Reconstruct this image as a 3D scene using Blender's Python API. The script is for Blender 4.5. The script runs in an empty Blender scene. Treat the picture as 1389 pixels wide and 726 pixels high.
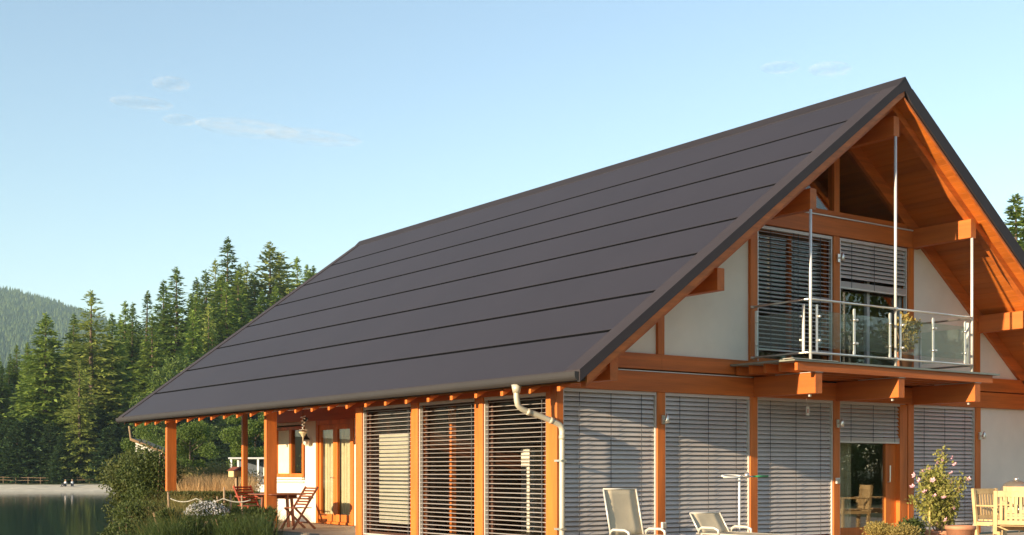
import bpy, math, random
import numpy as np
from mathutils import Vector, Matrix

R = math.radians
sc = bpy.context.scene
COL = sc.collection
random.seed(7)
rng = np.random.default_rng(11)

# ------------------------------------------------------------------ camera
CAM = (-11.434, -14.803, 1.2)
RT = (0.8124, -0.5831)          # camera right on the ground
FW = (0.5831, 0.8124)           # camera forward on the ground
def land(r, d):                  # metres right of / ahead of the photographer -> world x, y
    return (CAM[0] + RT[0]*r + FW[0]*d, CAM[1] + RT[1]*r + FW[1]*d)
cam = bpy.data.cameras.new('camera')
camo = bpy.data.objects.new('camera', cam)
COL.objects.link(camo)
camo.location = CAM
camo.rotation_euler = (math.pi/2, 0, -math.atan2(FW[0], FW[1]))
cam.sensor_width = 36
cam.lens = 44.76
cam.shift_y = 0.1987
cam.clip_start = 0.1
cam.clip_end = 30000
sc.camera = camo

# ------------------------------------------------------------------ sky, sun, exposure
SUN_EL, SUN_AZ = R(11.5), R(7.3)
w = bpy.data.worlds.new('World')
sc.world = w
w.use_nodes = True
wn = w.node_tree
sky = wn.nodes.new('ShaderNodeTexSky')
sky.sky_type = 'NISHITA'
sky.sun_disc = False
sky.sun_elevation = SUN_EL
sky.sun_rotation = R(270) - SUN_AZ
sky.air_density = 1.1
sky.dust_density = 0.0
sky.ozone_density = 2.0
hsv = wn.nodes.new('ShaderNodeHueSaturation'); hsv.inputs['Saturation'].default_value = 0.88
wn.links.new(sky.outputs[0], hsv.inputs['Color']); wn.links.new(hsv.outputs[0], wn.nodes['Background'].inputs[0])
wn.nodes['Background'].inputs[1].default_value = 0.112
sun = bpy.data.lights.new('sun', 'SUN')
sun.energy = 5.0
sun.angle = R(0.5)
sun.color = (1.0, 0.79, 0.52)
suno = bpy.data.objects.new('sun', sun)
COL.objects.link(suno)
sdir = Vector((-math.cos(SUN_EL)*math.cos(SUN_AZ), -math.cos(SUN_EL)*math.sin(SUN_AZ), math.sin(SUN_EL)))
suno.rotation_euler = sdir.to_track_quat('Z', 'Y').to_euler()
sc.view_settings.view_transform = 'Standard'
sc.view_settings.look = 'None'
sc.view_settings.exposure = 1.27
sc.view_settings.gamma = 1
sc.cycles.use_denoising = True
sc.cycles.max_bounces = 8
sc.cycles.transparent_max_bounces = 24
sc.cycles.caustics_reflective = False
sc.cycles.caustics_refractive = False

# ------------------------------------------------------------------ materials
MATS = {}
def mat(name, col, rough=0.6, metal=0.0, var=0.0, scale=4.0, bump=0.0, bscale=30.0, stretch=None, col2=None, spec=0.5, objvar=0.0, coat=0.0):
    if name in MATS: return MATS[name]
    m = bpy.data.materials.new(name); m.use_nodes = True
    nt = m.node_tree; b = nt.nodes['Principled BSDF']
    b.inputs['Base Color'].default_value = (*col, 1)
    b.inputs['Roughness'].default_value = rough
    b.inputs['Metallic'].default_value = metal
    b.inputs['Specular IOR Level'].default_value = spec
    b.inputs['Coat Weight'].default_value = coat
    tc = nt.nodes.new('ShaderNodeTexCoord')
    mp = nt.nodes.new('ShaderNodeMapping')
    nt.links.new(tc.outputs['Object'], mp.inputs[0])
    if stretch: mp.inputs['Scale'].default_value = stretch
    out = None
    if var > 0 or col2:
        n = nt.nodes.new('ShaderNodeTexNoise'); n.inputs['Scale'].default_value = scale
        n.inputs['Detail'].default_value = 5; n.inputs['Roughness'].default_value = 0.65
        nt.links.new(mp.outputs[0], n.inputs['Vector'])
        cr = nt.nodes.new('ShaderNodeValToRGB')
        cr.color_ramp.elements[0].position = 0.32; cr.color_ramp.elements[1].position = 0.68
        a = tuple(c*(1-var) for c in col); c2 = col2 if col2 else tuple(min(1, c*(1+var)) for c in col)
        cr.color_ramp.elements[0].color = (*a, 1); cr.color_ramp.elements[1].color = (*c2, 1)
        nt.links.new(n.outputs['Fac'], cr.inputs[0]); out = cr.outputs[0]
    if objvar > 0:
        oi = nt.nodes.new('ShaderNodeObjectInfo')
        mr = nt.nodes.new('ShaderNodeMapRange'); mr.inputs['To Min'].default_value = 1-objvar; mr.inputs['To Max'].default_value = 1+objvar
        nt.links.new(oi.outputs['Random'], mr.inputs['Value'])
        hs = nt.nodes.new('ShaderNodeHueSaturation')
        nt.links.new(mr.outputs[0], hs.inputs['Value'])
        if out: nt.links.new(out, hs.inputs['Color'])
        else: hs.inputs['Color'].default_value = (*col, 1)
        out = hs.outputs[0]
    if out: nt.links.new(out, b.inputs['Base Color'])
    if bump > 0:
        n2 = nt.nodes.new('ShaderNodeTexNoise'); n2.inputs['Scale'].default_value = bscale; n2.inputs['Detail'].default_value = 4
        nt.links.new(mp.outputs[0], n2.inputs['Vector'])
        bp = nt.nodes.new('ShaderNodeBump'); bp.inputs['Strength'].default_value = bump; bp.inputs['Distance'].default_value = 0.02
        nt.links.new(n2.outputs['Fac'], bp.inputs['Height']); nt.links.new(bp.outputs[0], b.inputs['Normal'])
    MATS[name] = m
    return m

def leafmat(name, c1, c2, scale, transl=0.35, rough=0.55, objvar=0.18):
    m = mat(name, c1, rough, col2=c2, scale=scale, spec=0.25, objvar=objvar)
    nt = m.node_tree; b = nt.nodes['Principled BSDF']; o = nt.nodes['Material Output']
    t = nt.nodes.new('ShaderNodeBsdfTranslucent'); mx = nt.nodes.new('ShaderNodeMixShader'); mx.inputs[0].default_value = transl
    src = b.inputs['Base Color'].links[0].from_socket
    nt.links.new(src, t.inputs[0]); nt.links.new(b.outputs[0], mx.inputs[1]); nt.links.new(t.outputs[0], mx.inputs[2])
    nt.links.new(mx.outputs[0], o.inputs['Surface'])
    return m

def glassmat(name, tint=(0.9, 0.95, 0.93), refl=0.12, milk=0.0, rough=0.0):
    m = bpy.data.materials.new(name); m.use_nodes = True; nt = m.node_tree; nt.nodes.clear()
    o = nt.nodes.new('ShaderNodeOutputMaterial')
    t = nt.nodes.new('ShaderNodeBsdfTransparent'); t.inputs[0].default_value = (*tint, 1)
    g = nt.nodes.new('ShaderNodeBsdfGlossy'); g.inputs['Roughness'].default_value = rough
    fr = nt.nodes.new('ShaderNodeFresnel')
    ge = nt.nodes.new('ShaderNodeNewGeometry'); io = nt.nodes.new('ShaderNodeMath'); io.operation = 'MULTIPLY_ADD'
    io.inputs[1].default_value = 1/1.5-1.5; io.inputs[2].default_value = 1.5      # same pane seen from either face
    nt.links.new(ge.outputs['Backfacing'], io.inputs[0]); nt.links.new(io.outputs[0], fr.inputs[0])
    mth = nt.nodes.new('ShaderNodeMath'); mth.operation = 'ADD'; mth.inputs[1].default_value = refl; mth.use_clamp = True
    nt.links.new(fr.outputs[0], mth.inputs[0])
    mx = nt.nodes.new('ShaderNodeMixShader')
    nt.links.new(mth.outputs[0], mx.inputs[0]); nt.links.new(t.outputs[0], mx.inputs[1]); nt.links.new(g.outputs[0], mx.inputs[2])
    last = mx.outputs[0]
    if milk > 0:
        d = nt.nodes.new('ShaderNodeBsdfDiffuse'); d.inputs[0].default_value = (0.75, 0.82, 0.80, 1)
        t2 = nt.nodes.new('ShaderNodeBsdfTranslucent'); t2.inputs[0].default_value = (0.75, 0.82, 0.80, 1)
        a = nt.nodes.new('ShaderNodeMixShader'); a.inputs[0].default_value = 0.5
        nt.links.new(d.outputs[0], a.inputs[1]); nt.links.new(t2.outputs[0], a.inputs[2])
        m2 = nt.nodes.new('ShaderNodeMixShader'); m2.inputs[0].default_value = milk
        nt.links.new(last, m2.inputs[1]); nt.links.new(a.outputs[0], m2.inputs[2]); last = m2.outputs[0]
    nt.links.new(last, o.inputs['Surface'])
    return m

WOOD = mat('stained_spruce', (0.57, 0.150, 0.021), 0.55, var=0.28, scale=5.0, bump=0.12, bscale=18, stretch=(1, 1, 0.12), coat=0.0)
WOODH = mat('stained_spruce_beam', (0.52, 0.130, 0.019), 0.55, var=0.28, scale=3.5, bump=0.12, bscale=14, stretch=(0.12, 1.0, 2.2))
WOODY = mat('stained_spruce_lengthwise', (0.52, 0.130, 0.019), 0.55, var=0.22, scale=2.0, bump=0.12, bscale=14, stretch=(2.2, 0.12, 2.2))
SOFF = mat('soffit_spruce', (0.52, 0.140, 0.016), 0.55, var=0.2, scale=2.0, bump=0.12, bscale=14, stretch=(2.2, 0.12, 2.2), objvar=0.10)
ROOFM = mat('roof_metal', (0.031, 0.0245, 0.0275), 0.52, var=0.06, scale=0.6, bump=0.02, bscale=60, spec=0.4, objvar=0.03)
ROOFD = mat('roof_underlay', (0.012, 0.011, 0.012), 0.7, var=0.1)
VERGE = mat('verge_metal', (0.046, 0.038, 0.042), 0.65, var=0.08, scale=1.2, spec=0.2)
RIDGE = mat('ridge_metal', (0.028, 0.0235, 0.026), 0.6, var=0.08, scale=1.2, spec=0.25)
GUTM = mat('gutter_metal', (0.036, 0.032, 0.032), 0.6, metal=0.1, var=0.08, scale=3)
PIPE = mat('downpipe_metal', (0.52, 0.47, 0.37), 0.4, metal=0.15, var=0.1, scale=3)
STEEL = mat('brushed_steel', (0.78, 0.74, 0.68), 0.28, metal=0.85, var=0.05, scale=20)
CHROME = mat('flat_bar_steel', (0.82, 0.80, 0.75), 0.45, metal=0.35, var=0.04, scale=20)
ALU = mat('blind_aluminium', (0.60, 0.535, 0.49), 0.45, metal=0.15, var=0.05, scale=3, objvar=0.05)
ALUR = mat('guide_rail_aluminium', (0.68, 0.64, 0.58), 0.4, metal=0.3, var=0.05)
CORD = mat('blind_cord', (0.10, 0.10, 0.11), 0.8, var=0.1)
PLAST = mat('white_plaster', (0.83, 0.745, 0.63), 0.85, var=0.07, scale=0.8, bump=0.15, bscale=90)
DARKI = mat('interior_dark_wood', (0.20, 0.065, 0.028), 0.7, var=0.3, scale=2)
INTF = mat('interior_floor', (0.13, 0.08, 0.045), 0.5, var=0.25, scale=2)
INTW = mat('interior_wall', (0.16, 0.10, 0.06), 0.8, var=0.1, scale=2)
WHITE = mat('white_lacquer', (0.80, 0.77, 0.70), 0.5, var=0.04)
CURT = mat('curtain_cloth', (0.76, 0.68, 0.50), 0.85, var=0.08, scale=6)
GLASS = glassmat('window_glass', (0.93, 0.94, 0.90), 0.02)
BALG = glassmat('balcony_glass', (0.90, 0.96, 0.94), 0.0, milk=0.06, rough=0.02)
TEAK = mat('oiled_teak', (0.60, 0.41, 0.20), 0.6, var=0.2, scale=5, bump=0.1, bscale=30)
REDW = mat('red_brown_hardwood', (0.22, 0.065, 0.028), 0.55, var=0.25, scale=6, bump=0.1, bscale=30)
TAUPE = mat('taupe_mesh_fabric', (0.56, 0.47, 0.33), 0.85, var=0.06, scale=5, bump=0.2, bscale=220)
ALUW = mat('pale_aluminium', (0.75, 0.71, 0.63), 0.35, metal=0.25, var=0.05)
WHITEP = mat('white_paint', (0.80, 0.78, 0.74), 0.5, var=0.04)
GREENP = mat('green_plastic', (0.05, 0.33, 0.13), 0.45, var=0.05)
BLACKM = mat('dark_metal', (0.03, 0.03, 0.033), 0.5, var=0.1)
ROPE = mat('grey_rope', (0.38, 0.36, 0.31), 0.9, var=0.15, scale=30)
STICK = mat('weathered_stick', (0.30, 0.20, 0.12), 0.85, var=0.3, scale=8, bump=0.3, bscale=30)
BARK = mat('conifer_bark', (0.13, 0.09, 0.065), 0.9, var=0.35, scale=6, bump=0.6, bscale=12)
STONE = mat('terrace_slab', (0.36, 0.28, 0.20), 0.8, var=0.15, scale=4, bump=0.2, bscale=40, objvar=0.08)
TERRA = mat('terracotta', (0.50, 0.22, 0.12), 0.75, var=0.15, scale=8)
BLUEP = mat('blue_glaze', (0.10, 0.25, 0.62), 0.35, var=0.1, scale=6)
REDL = mat('red_lens', (0.5, 0.03, 0.02), 0.3, var=0.05)
PINK = mat('pink_petal', (0.75, 0.40, 0.45), 0.6, var=0.15, scale=30)
WHITEF = mat('white_petal', (0.46, 0.46, 0.48), 0.6, var=0.1, scale=30)

SPR1 = leafmat('spruce_needles_bright', (0.160, 0.250, 0.042), (0.290, 0.370, 0.075), 1.6)
SPR2 = leafmat('spruce_needles_dark', (0.085, 0.160, 0.036), (0.200, 0.270, 0.060), 1.6)
LARCH = leafmat('larch_needles', (0.240, 0.310, 0.065), (0.370, 0.410, 0.110), 1.6)
DECID = leafmat('alder_leaves', (0.070, 0.125, 0.024), (0.140, 0.190, 0.040), 1.6)
SPR3 = leafmat('shade_toned_needles', (0.030, 0.066, 0.026), (0.070, 0.115, 0.038), 1.6, transl=0.1)  # shade of the forest foot put into the needle colour
SHRUB = leafmat('shrub_leaves', (0.040, 0.070, 0.018), (0.110, 0.130, 0.035), 6)
SHRUBD = leafmat('dark_shrub_leaves', (0.042, 0.066, 0.018), (0.115, 0.120, 0.032), 6)
GRASSB = leafmat('grass_blades', (0.036, 0.070, 0.018), (0.085, 0.105, 0.030), 5)
STRAW = leafmat('dry_reeds', (0.56, 0.34, 0.15), (0.70, 0.48, 0.24), 4)
SEDGE = leafmat('tall_sedge', (0.16, 0.15, 0.045), (0.28, 0.22, 0.08), 3)
HIB = leafmat('hibiscus_leaves', (0.22, 0.24, 0.045), (0.42, 0.37, 0.12), 14)
YELP = leafmat('yellow_groundcover', (0.36, 0.27, 0.07), (0.45, 0.35, 0.12), 14)

# ------------------------------------------------------------------ mesh helpers
class MB:
    def __init__(s): s.v = []; s.f = []
    def add(s, vs, fs):
        n = len(s.v); s.v += [tuple(p) for p in vs]; s.f += [tuple(i+n for i in f) for f in fs]; return s
    def box(s, x0, x1, y0, y1, z0, z1, ch=0.0):
        if ch > 0:                                   # small chamfer round the four long edges
            dx, dy, dz = x1-x0, y1-y0, z1-z0
            ax = max(range(3), key=lambda i: (dx, dy, dz)[i])
            lo, hi = (x0, y0, z0), (x1, y1, z1)
            a, b = [i for i in range(3) if i != ax]
            pf = [(lo[a]+ch, lo[b]), (hi[a]-ch, lo[b]), (hi[a], lo[b]+ch), (hi[a], hi[b]-ch), (hi[a]-ch, hi[b]), (lo[a]+ch, hi[b]), (lo[a], hi[b]-ch), (lo[a], lo[b]+ch)]
            vs = []
            for t in (lo[ax], hi[ax]):
                for p in pf:
                    q = [0, 0, 0]; q[ax] = t; q[a] = p[0]; q[b] = p[1]; vs.append(q)
            fs = [tuple(range(8)), tuple(range(15, 7, -1))] + [(i, (i+1) % 8, 8+(i+1) % 8, 8+i) for i in range(8)]
            return s.add(vs, fs)
        vs = [(x0,y0,z0),(x1,y0,z0),(x1,y1,z0),(x0,y1,z0),(x0,y0,z1),(x1,y0,z1),(x1,y1,z1),(x0,y1,z1)]
        return s.add(vs, [(0,3,2,1),(4,5,6,7),(0,1,5,4),(1,2,6,5),(2,3,7,6),(3,0,4,7)])
    def prism(s, poly, a0, a1, axis):                # poly in the two other axes, extruded from a0 to a1
        n = len(poly); vs = []
        for a in (a0, a1):
            for p in poly:
                vs.append({'x': (a, p[0], p[1]), 'y': (p[0], a, p[1]), 'z': (p[0], p[1], a)}[axis])
        fs = [tuple(range(n-1, -1, -1)), tuple(range(n, 2*n))] + [(i, (i+1) % n, n+(i+1) % n, n+i) for i in range(n)]
        return s.add(vs, fs)
    def bar(s, p, q, wx, wz, up=(0, 0, 1)):          # rectangular bar between two points
        p, q = Vector(p), Vector(q); d = (q-p).normalized(); u = Vector(up)
        sd = d.cross(u)
        if sd.length < 1e-4: sd = d.cross(Vector((1, 0, 0)))
        sd.normalize(); u = sd.cross(d)
        vs = []
        for c in (p, q):
            for a, b in ((-1,-1),(1,-1),(1,1),(-1,1)): vs.append(c + sd*(a*wx/2) + u*(b*wz/2))
        return s.add(vs, [(3,2,1,0),(4,5,6,7),(0,1,5,4),(1,2,6,5),(2,3,7,6),(3,0,4,7)])
    def tube(s, pts, r, n=8, cap=True):
        pts = [Vector(p) for p in pts]; m = len(pts)
        rr = r if isinstance(r, (list, tuple)) else [r]*m
        ref = Vector((0.13, 0.31, 0.94)); vs = []
        for i, p in enumerate(pts):
            d = (pts[min(i+1, m-1)] - pts[max(i-1, 0)]).normalized()
            if abs(d.dot(ref)) > 0.98: ref = Vector((1, 0.1, 0))
            a = d.cross(ref).normalized(); b = d.cross(a)
            for k in range(n):
                t = 2*math.pi*k/n; vs.append(p + (a*math.cos(t) + b*math.sin(t))*rr[i])
        fs = [(i*n+k, i*n+(k+1) % n, (i+1)*n+(k+1) % n, (i+1)*n+k) for i in range(m-1) for k in range(n)]
        if cap: fs += [tuple(range(n-1, -1, -1)), tuple(range((m-1)*n, m*n))]
        return s.add(vs, fs)
    def lathe(s, prof, c=(0, 0, 0), n=20):
        vs = [(c[0]+r*math.cos(2*math.pi*k/n), c[1]+r*math.sin(2*math.pi*k/n), c[2]+z) for r, z in prof for k in range(n)]
        m = len(prof)
        fs = [(i*n+k, i*n+(k+1) % n, (i+1)*n+(k+1) % n, (i+1)*n+k) for i in range(m-1) for k in range(n)]
        fs += [tuple(range(n-1, -1, -1)), tuple(range((m-1)*n, m*n))]
        return s.add(vs, fs)
    def build(s, name, m, parent=None, smooth=False, loc=None, rz=0.0):
        me = bpy.data.meshes.new(name); me.from_pydata(s.v, [], s.f); me.update()
        me.materials.append(m)
        if smooth: me.shade_smooth()
        return link(name, me, parent, loc, rz)

def link(name, me, parent=None, loc=None, rz=0.0):
    o = bpy.data.objects.new(name, me); COL.objects.link(o)
    if parent: o.parent = parent
    if loc: o.location = loc
    if rz: o.rotation_euler = (0, 0, rz)
    return o

def tag(o, label=None, cat=None, group=None, kind=None):
    if label: o['label'] = label
    if cat: o['category'] = cat
    if group: o['group'] = group
    if kind: o['kind'] = kind
    return o

def thing(name, label, cat, loc=(0, 0, 0), rz=0.0, group=None):
    o = bpy.data.objects.new(name, None); COL.objects.link(o)
    o.location = loc; o.rotation_euler = (0, 0, rz)
    return tag(o, label, cat, group)

def copy_thing(o, loc, rz=0.0, label=None, scale=None):
    c = o.copy(); COL.objects.link(c); c.location = loc; c.rotation_euler = (0, 0, rz)
    if label: c['label'] = label
    if scale: c.scale = scale
    for ch in o.children:
        d = ch.copy(); COL.objects.link(d); d.parent = c
        for g in ch.children:
            e = g.copy(); COL.objects.link(e); e.parent = d
    return c

def npmesh(name, V, F):                              # V (n,3), F (m,4) numpy arrays
    me = bpy.data.meshes.new(name)
    me.vertices.add(len(V)); me.vertices.foreach_set('co', np.asarray(V, np.float32).ravel())
    k = F.shape[1]
    me.loops.add(F.size); me.loops.foreach_set('vertex_index', F.astype(np.int32).ravel())
    me.polygons.add(len(F)); me.polygons.foreach_set('loop_start', np.arange(0, F.size, k, dtype=np.int32))
    me.update(calc_edges=True); me.validate()
    return me

def cards(c, d, u, L, W, fold=0.0):                  # leaf-shaped quads: centre, direction, side hint, length, width
    c, d, u = np.asarray(c, float), np.asarray(d, float), np.asarray(u, float)
    n = len(c)
    d = d/np.linalg.norm(d, axis=1, keepdims=True)
    sd = np.cross(d, u); sd /= (np.linalg.norm(sd, axis=1, keepdims=True)+1e-9)
    L = np.broadcast_to(L, (n,))[:, None]; W = np.broadcast_to(W, (n,))[:, None]
    V = np.stack([c, c+d*L*0.45+sd*W*0.5, c+d*L, c+d*L*0.45-sd*W*0.5], 1).reshape(-1, 3)
    return V, np.arange(4*n).reshape(n, 4)

def unit(n):
    v = rng.normal(size=(n, 3)); return v/np.linalg.norm(v, axis=1, keepdims=True)

# ------------------------------------------------------------------ ground, lake, hills
def sstep(a, b, x):
    t = np.clip((x-a)/(b-a), 0, 1); return t*t*(3-2*t)
SH_D = [-400, 0, 10, 20, 28, 36, 50, 80, 120, 160]
SH_R = [-3, -3, -3.6, -6.6, -9.3, -11.2, -15, -24, -36, -44]
def ground_z(r, d):
    r = np.asarray(r, float); d = np.asarray(d, float)
    s = r - np.interp(d, SH_D, SH_R) + 0.5*np.sin(d*0.35) + 0.3*np.sin(d*0.9+1)
    near = -1.75 + 1.62*sstep(-0.6, 2.0, s) + np.clip(d-40, 0, 110)*0.004
    f = d - 143 + 3*np.sin(r*0.05) + 1.5*np.sin(r*0.13+1)
    far = -1.6 + 1.2*sstep(-4, 22, f) + 0.15*np.clip(f-22, 0, 110) + 0.05*np.clip(r+60, 0, 100)*sstep(15, 70, f)
    far = np.where(d > 470, far + 0.0*d, far)
    bump = 0.03*np.sin(r*1.7+d*0.4)*np.sin(d*1.3) + 0.05*np.sin(r*0.5)*np.sin(d*0.45+0.7)
    return np.maximum(near, far) + bump*sstep(20, 26, d)*(np.maximum(near, far) > -1.2)
def gz(r, d): return float(ground_z(r, d))

rr = np.concatenate([np.linspace(-3400, -400, 14), np.linspace(-360, -70, 30), np.linspace(-66, 40, 160), np.linspace(46, 360, 30), np.linspace(420, 3400, 14)])
dd = np.concatenate([np.linspace(-3000, -200, 10), np.linspace(-150, -10, 15), np.linspace(-6, 70, 130), np.linspace(72, 240, 110), np.linspace(250, 700, 30), np.linspace(800, 3400, 14)])
gr, gd = np.meshgrid(rr, dd)
GV = np.stack([CAM[0]+RT[0]*gr+FW[0]*gd, CAM[1]+RT[1]*gr+FW[1]*gd, ground_z(gr, gd)], -1).reshape(-1, 3)
ny, nx = gr.shape
ii = (np.arange(ny-1)[:, None]*nx + np.arange(nx-1)[None, :]).ravel()
gme = npmesh('ground', GV, np.stack([ii, ii+1, ii+1+nx, ii+nx], 1))
gme.materials.append(mat('meadow', (0.075, 0.085, 0.025), 0.95, col2=(0.15, 0.14, 0.05), scale=0.7, bump=0.5, bscale=9))
gme.shade_smooth()
tag(link('ground', gme), kind='structure')

def strip(name, r0, r1, f0, f1, nr, nf, m, dz):
    a = np.linspace(r0, r1, nr); b = np.linspace(f0, f1, nf)
    A, B = np.meshgrid(a, b); D = 143 + B - 3*np.sin(A*0.05) - 1.5*np.sin(A*0.13+1)
    V = np.stack([CAM[0]+RT[0]*A+FW[0]*D, CAM[1]+RT[1]*A+FW[1]*D, ground_z(A, D)+dz], -1).reshape(-1, 3)
    i = (np.arange(nf-1)[:, None]*nr + np.arange(nr-1)[None, :]).ravel()
    me = npmesh(name, V, np.stack([i, i+1, i+1+nr, i+nr], 1)); me.materials.append(m); me.shade_smooth()
    return tag(link(name, me), kind='structure')
strip('beach', -240, -46, -3, 16, 200, 40, mat('pale_sand', (0.58, 0.52, 0.41), 0.95, var=0.18, scale=0.8, bump=0.4, bscale=6), 0.05)

WAT = mat('lake_water', (0.010, 0.040, 0.036), 0.06, spec=0.5)
nt = WAT.node_tree; b = nt.nodes['Principled BSDF']; b.inputs['IOR'].default_value = 1.33
tc = nt.nodes.new('ShaderNodeTexCoord'); mp = nt.nodes.new('ShaderNodeMapping'); mp.inputs['Rotation'].default_value = (0, 0, math.atan2(FW[0], FW[1])); mp.inputs['Scale'].default_value = (0.35, 1.6, 1)
nn = nt.nodes.new('ShaderNodeTexNoise'); nn.inputs['Scale'].default_value = 1.1; nn.inputs['Detail'].default_value = 3
bp = nt.nodes.new('ShaderNodeBump'); bp.inputs['Strength'].default_value = 0.05; bp.inputs['Distance'].default_value = 0.05
nt.links.new(tc.outputs['Object'], mp.inputs[0]); nt.links.new(mp.outputs[0], nn.inputs['Vector']); nt.links.new(nn.outputs['Fac'], bp.inputs['Height']); nt.links.new(bp.outputs[0], b.inputs['Normal'])
wm = MB(); pts = [land(-1200, -300), land(20, -300), land(20, 175), land(-1200, 175)]
wm.add([(x, y, -1.2) for x, y in pts], [(0, 1, 2, 3)])
tag(wm.build('lake_water', WAT), kind='structure')

# far hill
hr = np.linspace(-1600, 1500, 90); hd = np.linspace(900, 3000, 55)
HR, HD = np.meshgrid(hr, hd)
def hill_z(r, d):
    ridge = np.interp(r, [-1600, -1100, -885, -770, -640, -420, 0, 700, 1500], [300, 305, 300, 271, 230, 195, 150, 110, 55])
    prof = sstep(880, 2230, d)*(1-0.45*sstep(2300, 3000, d))
    return 6 + ridge*prof + 5*np.sin(r*0.016+d*0.004)*np.sin(d*0.009)*prof
HV = np.stack([CAM[0]+RT[0]*HR+FW[0]*HD, CAM[1]+RT[1]*HR+FW[1]*HD, hill_z(HR, HD)], -1).reshape(-1, 3)
ny, nx = HR.shape
ii = (np.arange(ny-1)[:, None]*nx + np.arange(nx-1)[None, :]).ravel()
hme = npmesh('hill', HV, np.stack([ii, ii+1, ii+1+nx, ii+nx], 1)); hme.shade_smooth()
hme.materials.append(mat('hill_forest_floor', (0.035, 0.055, 0.025), 0.95, var=0.3, scale=0.02))
tag(link('hill', hme), kind='structure')
# forest on the hill: jagged little conifers, one mass
n = 42000
tr = rng.uniform(-1250, -420, n); td = rng.uniform(1000, 2290, n)
tz = hill_z(tr, td); th = rng.uniform(8, 14, n)*(0.8+0.4*(rng.random(n) > 0.7)); tw = th*rng.uniform(0.16, 0.26, n)
tx = CAM[0]+RT[0]*tr+FW[0]*td; ty = CAM[1]+RT[1]*tr+FW[1]*td
ang = np.arange(5)*2*np.pi/5; FV = []; FF = []
base = 0
for lo, hi, k in ((0.0, 0.62, 1.0), (0.38, 1.0, 0.62)):
    ph = rng.uniform(0, 6.28, n)
    ring = np.stack([tx[:, None]+tw[:, None]*k*np.cos(ang+ph[:, None])*rng.uniform(0.7, 1.2, (n, 5)), ty[:, None]+tw[:, None]*k*np.sin(ang+ph[:, None])*rng.uniform(0.7, 1.2, (n, 5)), np.repeat((tz+th*lo)[:, None], 5, 1)], -1)
    tip = np.stack([tx, ty, tz+th*hi], -1)[:, None, :]
    FV.append(np.concatenate([ring, tip], 1).reshape(-1, 3))
    i0 = base + np.arange(n)*6
    for k2 in range(5): FF.append(np.stack([i0+k2, i0+(k2+1) % 5, i0+5], 1))
    base += n*6
fme = npmesh('hill_forest', np.concatenate(FV), np.concatenate(FF))
fme.materials.append(leafmat('far_conifers', (0.070, 0.115, 0.036), (0.110, 0.150, 0.050), 0.03, transl=0.2))
tag(link('hill_forest', fme), label='hazy conifer forest covering the far hill across the lake', cat='forest', kind='stuff')

# ------------------------------------------------------------------ trees
def spruce_mesh(name, seed, rmax, m, nwh=34, droop=0.35, airy=0.0, csz=1.0, power=0.8, z0=0.05):
    """22 m conifer crown built of whorls of drooping branches carrying needle sprays"""
    g = np.random.default_rng(seed); C = []; D = []; U = []; S = []
    H = 22.0; nwh = int(nwh*1.45)
    lop = g.uniform(0, 6.28)
    for iw in range(nwh):
        t = z0 + (1-z0)*(iw/(nwh-1))**0.95
        Rw = rmax*H*((1-t)**power)*g.uniform(0.74, 1.2) + 0.10
        nb = int(7 + 5*(1-t))
        for ib in range(nb):
            if g.random() < airy*0.30: continue
            a = 2*np.pi*(ib+g.uniform(-0.4, 0.4))/nb + iw*1.3
            L = Rw*g.uniform(0.62, 1.18)*(1+0.10*np.cos(a-lop))
            dr = droop*g.uniform(0.6, 1.3)*(1-0.8*t) - 0.5*max(0, t-0.55)
            ns = max(7, int(L*(17-5*airy)))
            s = 0.12+0.88*(np.arange(ns)+g.uniform(0, 1, ns))/ns
            wob = g.normal(0, 1, ns)*(0.05+0.13*L*s*(1.15-s))
            x = np.cos(a)*L*s - np.sin(a)*wob; y = np.sin(a)*L*s + np.cos(a)*wob
            z = t*H + g.uniform(-0.25, 0.25) - dr*L*s*(1.4-0.6*s) - np.abs(g.normal(0, 0.10, ns))*(0.4+L*0.12)
            da = a + g.normal(0, 0.75, ns)
            C.append(np.stack([x, y, z], 1)); D.append(np.stack([np.cos(da), np.sin(da), -dr*0.8+g.normal(0, 0.38, ns)], 1))
            U.append(np.stack([g.normal(0, 0.6, ns), g.normal(0, 0.6, ns), np.ones(ns)], 1)); S.append(csz*g.uniform(0.7, 1.35, ns)*(0.5+0.5*min(1, L/1.5)))
    k = 60; z = H*(0.93+0.09*np.arange(k)/k)
    C.append(np.stack([g.normal(0, 0.05, k), g.normal(0, 0.05, k), z], 1)); D.append(np.stack([g.normal(0, 0.6, k), g.normal(0, 0.6, k), np.full(k, 0.8)], 1)); U.append(g.normal(0, 1, (k, 3))); S.append(np.linspace(0.75, 0.4, k))
    C, D, U, S = (np.concatenate(q) for q in (C, D, U, S))
    V, F = cards(C, D, U, 0.60*S, 0.235*S)
    me = npmesh(name, V, F); me.materials.append(m); return me

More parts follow.
